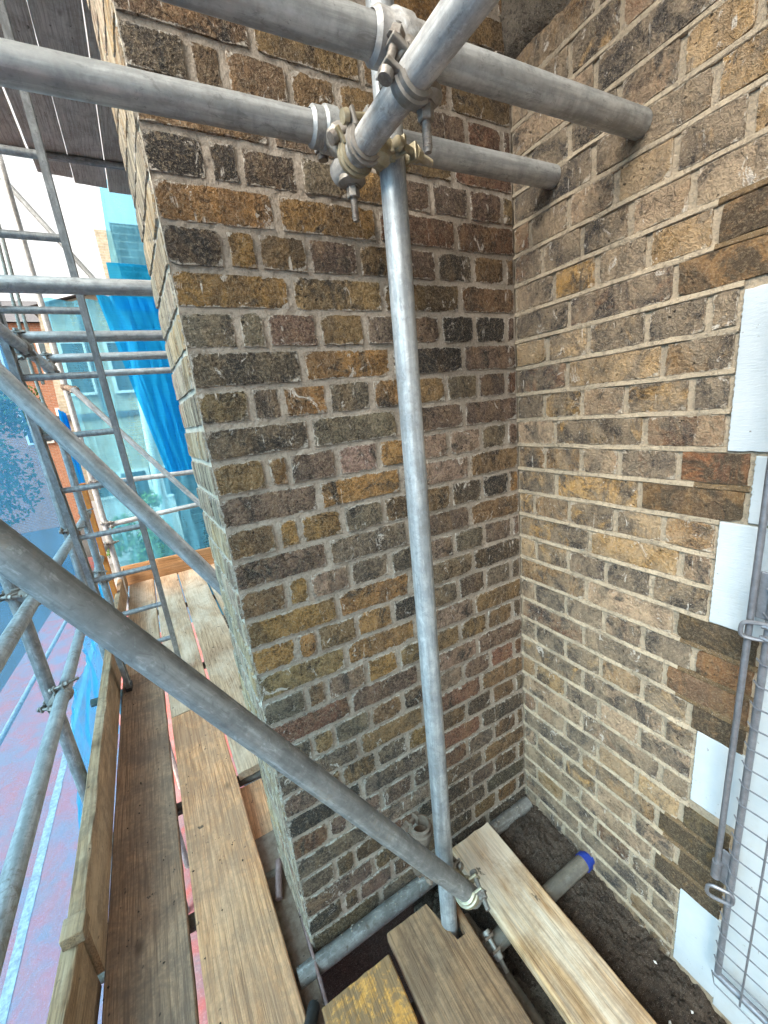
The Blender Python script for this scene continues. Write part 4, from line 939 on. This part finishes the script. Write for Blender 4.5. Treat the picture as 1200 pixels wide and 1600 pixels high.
b = MB(); leaves(b, (-7.0, 13, -1.0), (2.2, 2.0, 2.2), 22000, .075, 5); b.build('crown', 'leaf', tr)
hg = tag(empty('ivy_shrub', (-2.2, 13.2, RZ)), 'green leafy shrub in front of the white ground floor', 'shrub')
b = MB(); leaves(b, (-2.15, 13.2, -3.85), (.75, .35, .75), 3500, .06, 8); b.build('foliage', 'leafl', hg)

# ------------------------------------------------------------------ crumbs of mortar on the tubes, boards and soil
def crumbs(name, pts, mat, label, lo, hi):
    b = MB()
    for p in pts:
        s_ = rng.uniform(lo, hi); vs = []
        for d in ((1, 0, 0), (-1, 0, 0), (0, 1, 0), (0, -1, 0), (0, 0, 1), (0, 0, -1)): vs.append(Vector(p) + Vector(d) * s_ * rng.uniform(.5, 1.2))
        b.add(vs, [(0, 2, 4), (2, 1, 4), (1, 3, 4), (3, 0, 4), (2, 0, 5), (1, 2, 5), (3, 1, 5), (0, 3, 5)])
    tag(b.build(name, mat, org=(0, 0, 0)), label, 'crumbs', kind='stuff')
pts = []
for _ in range(170):
    x = -U(0, 1) ** 1.5 * .62 - .02; f = rng.choice((T1, T2)); a = rng.gauss(0, .25); c = f(x); pts.append(c + Vector((0, math.sin(a) * TR, math.cos(a) * TR + .0005)))
for _ in range(60):
    x = U(-.93, -.05); pts.append(Vector((x, -.03 + rng.gauss(0, .006), -2.236 + TR)))
crumbs('mortar_crumbs', pts, 'mortA', 'mortar crumbs lying on top of the scaffold tubes', .0012, .0042)
pts = [Vector((U(-.30, -.01), U(-1.0, -.02), -2.22 - .05 * U(0, 1))) for _ in range(900)]
for p in pts:
    zw = -2.225 - .10 * max(0, -p.y - .1) / .6
    p.z = zw - .13 * max(0, min(1, (-p.x - .12) / .32)) + .022 * nz(p.x, p.y, 1, 11) + .013 * nz(p.x, p.y, 4, 30) + .002
crumbs('soil_crumbs', pts, 'soil', 'small lumps scattered over the soil', .0015, .009)
pts = [Vector((U(-1.5, -.85) , U(-.6, 3.9), -2.199)) for _ in range(320)]
crumbs('deck_crumbs', pts, 'soil', 'dark grit scattered over the deck boards', .0015, .0045)

pts = []
for x, y in ((-.06, -.62), (-.10, -.70), (-.04, -.66), (-.13, -.60), (-.05, -.52), (-.16, -.76), (-.09, -.81), (-.03, -.74)):
    pts.append(Vector((x, y, -2.225 - .10 * max(0, -y - .1) / .6 + .006)))
crumbs('paint_chips', pts, 'render', 'white flakes of paint and mortar lying on the soil by the guard', .003, .006)
bb = MB(); r_ = random.Random(4); vs = []
for d in ((1, 0, 0), (-1, 0, 0), (0, 1, 0), (0, -1, 0), (0, 0, 1), (0, 0, -1)): vs.append(Vector((-.045, -.735, -2.305)) + Vector(d) * .026 * r_.uniform(.7, 1.2))
bb.add(vs, [(0, 2, 4), (2, 1, 4), (1, 3, 4), (3, 0, 4), (2, 0, 5), (1, 2, 5), (3, 1, 5), (0, 3, 5)])
tag(bb.build('brick_fragment', 'rbrick', bevel=.003), 'orange broken brick fragment on the soil at the bottom right', 'brick fragment')
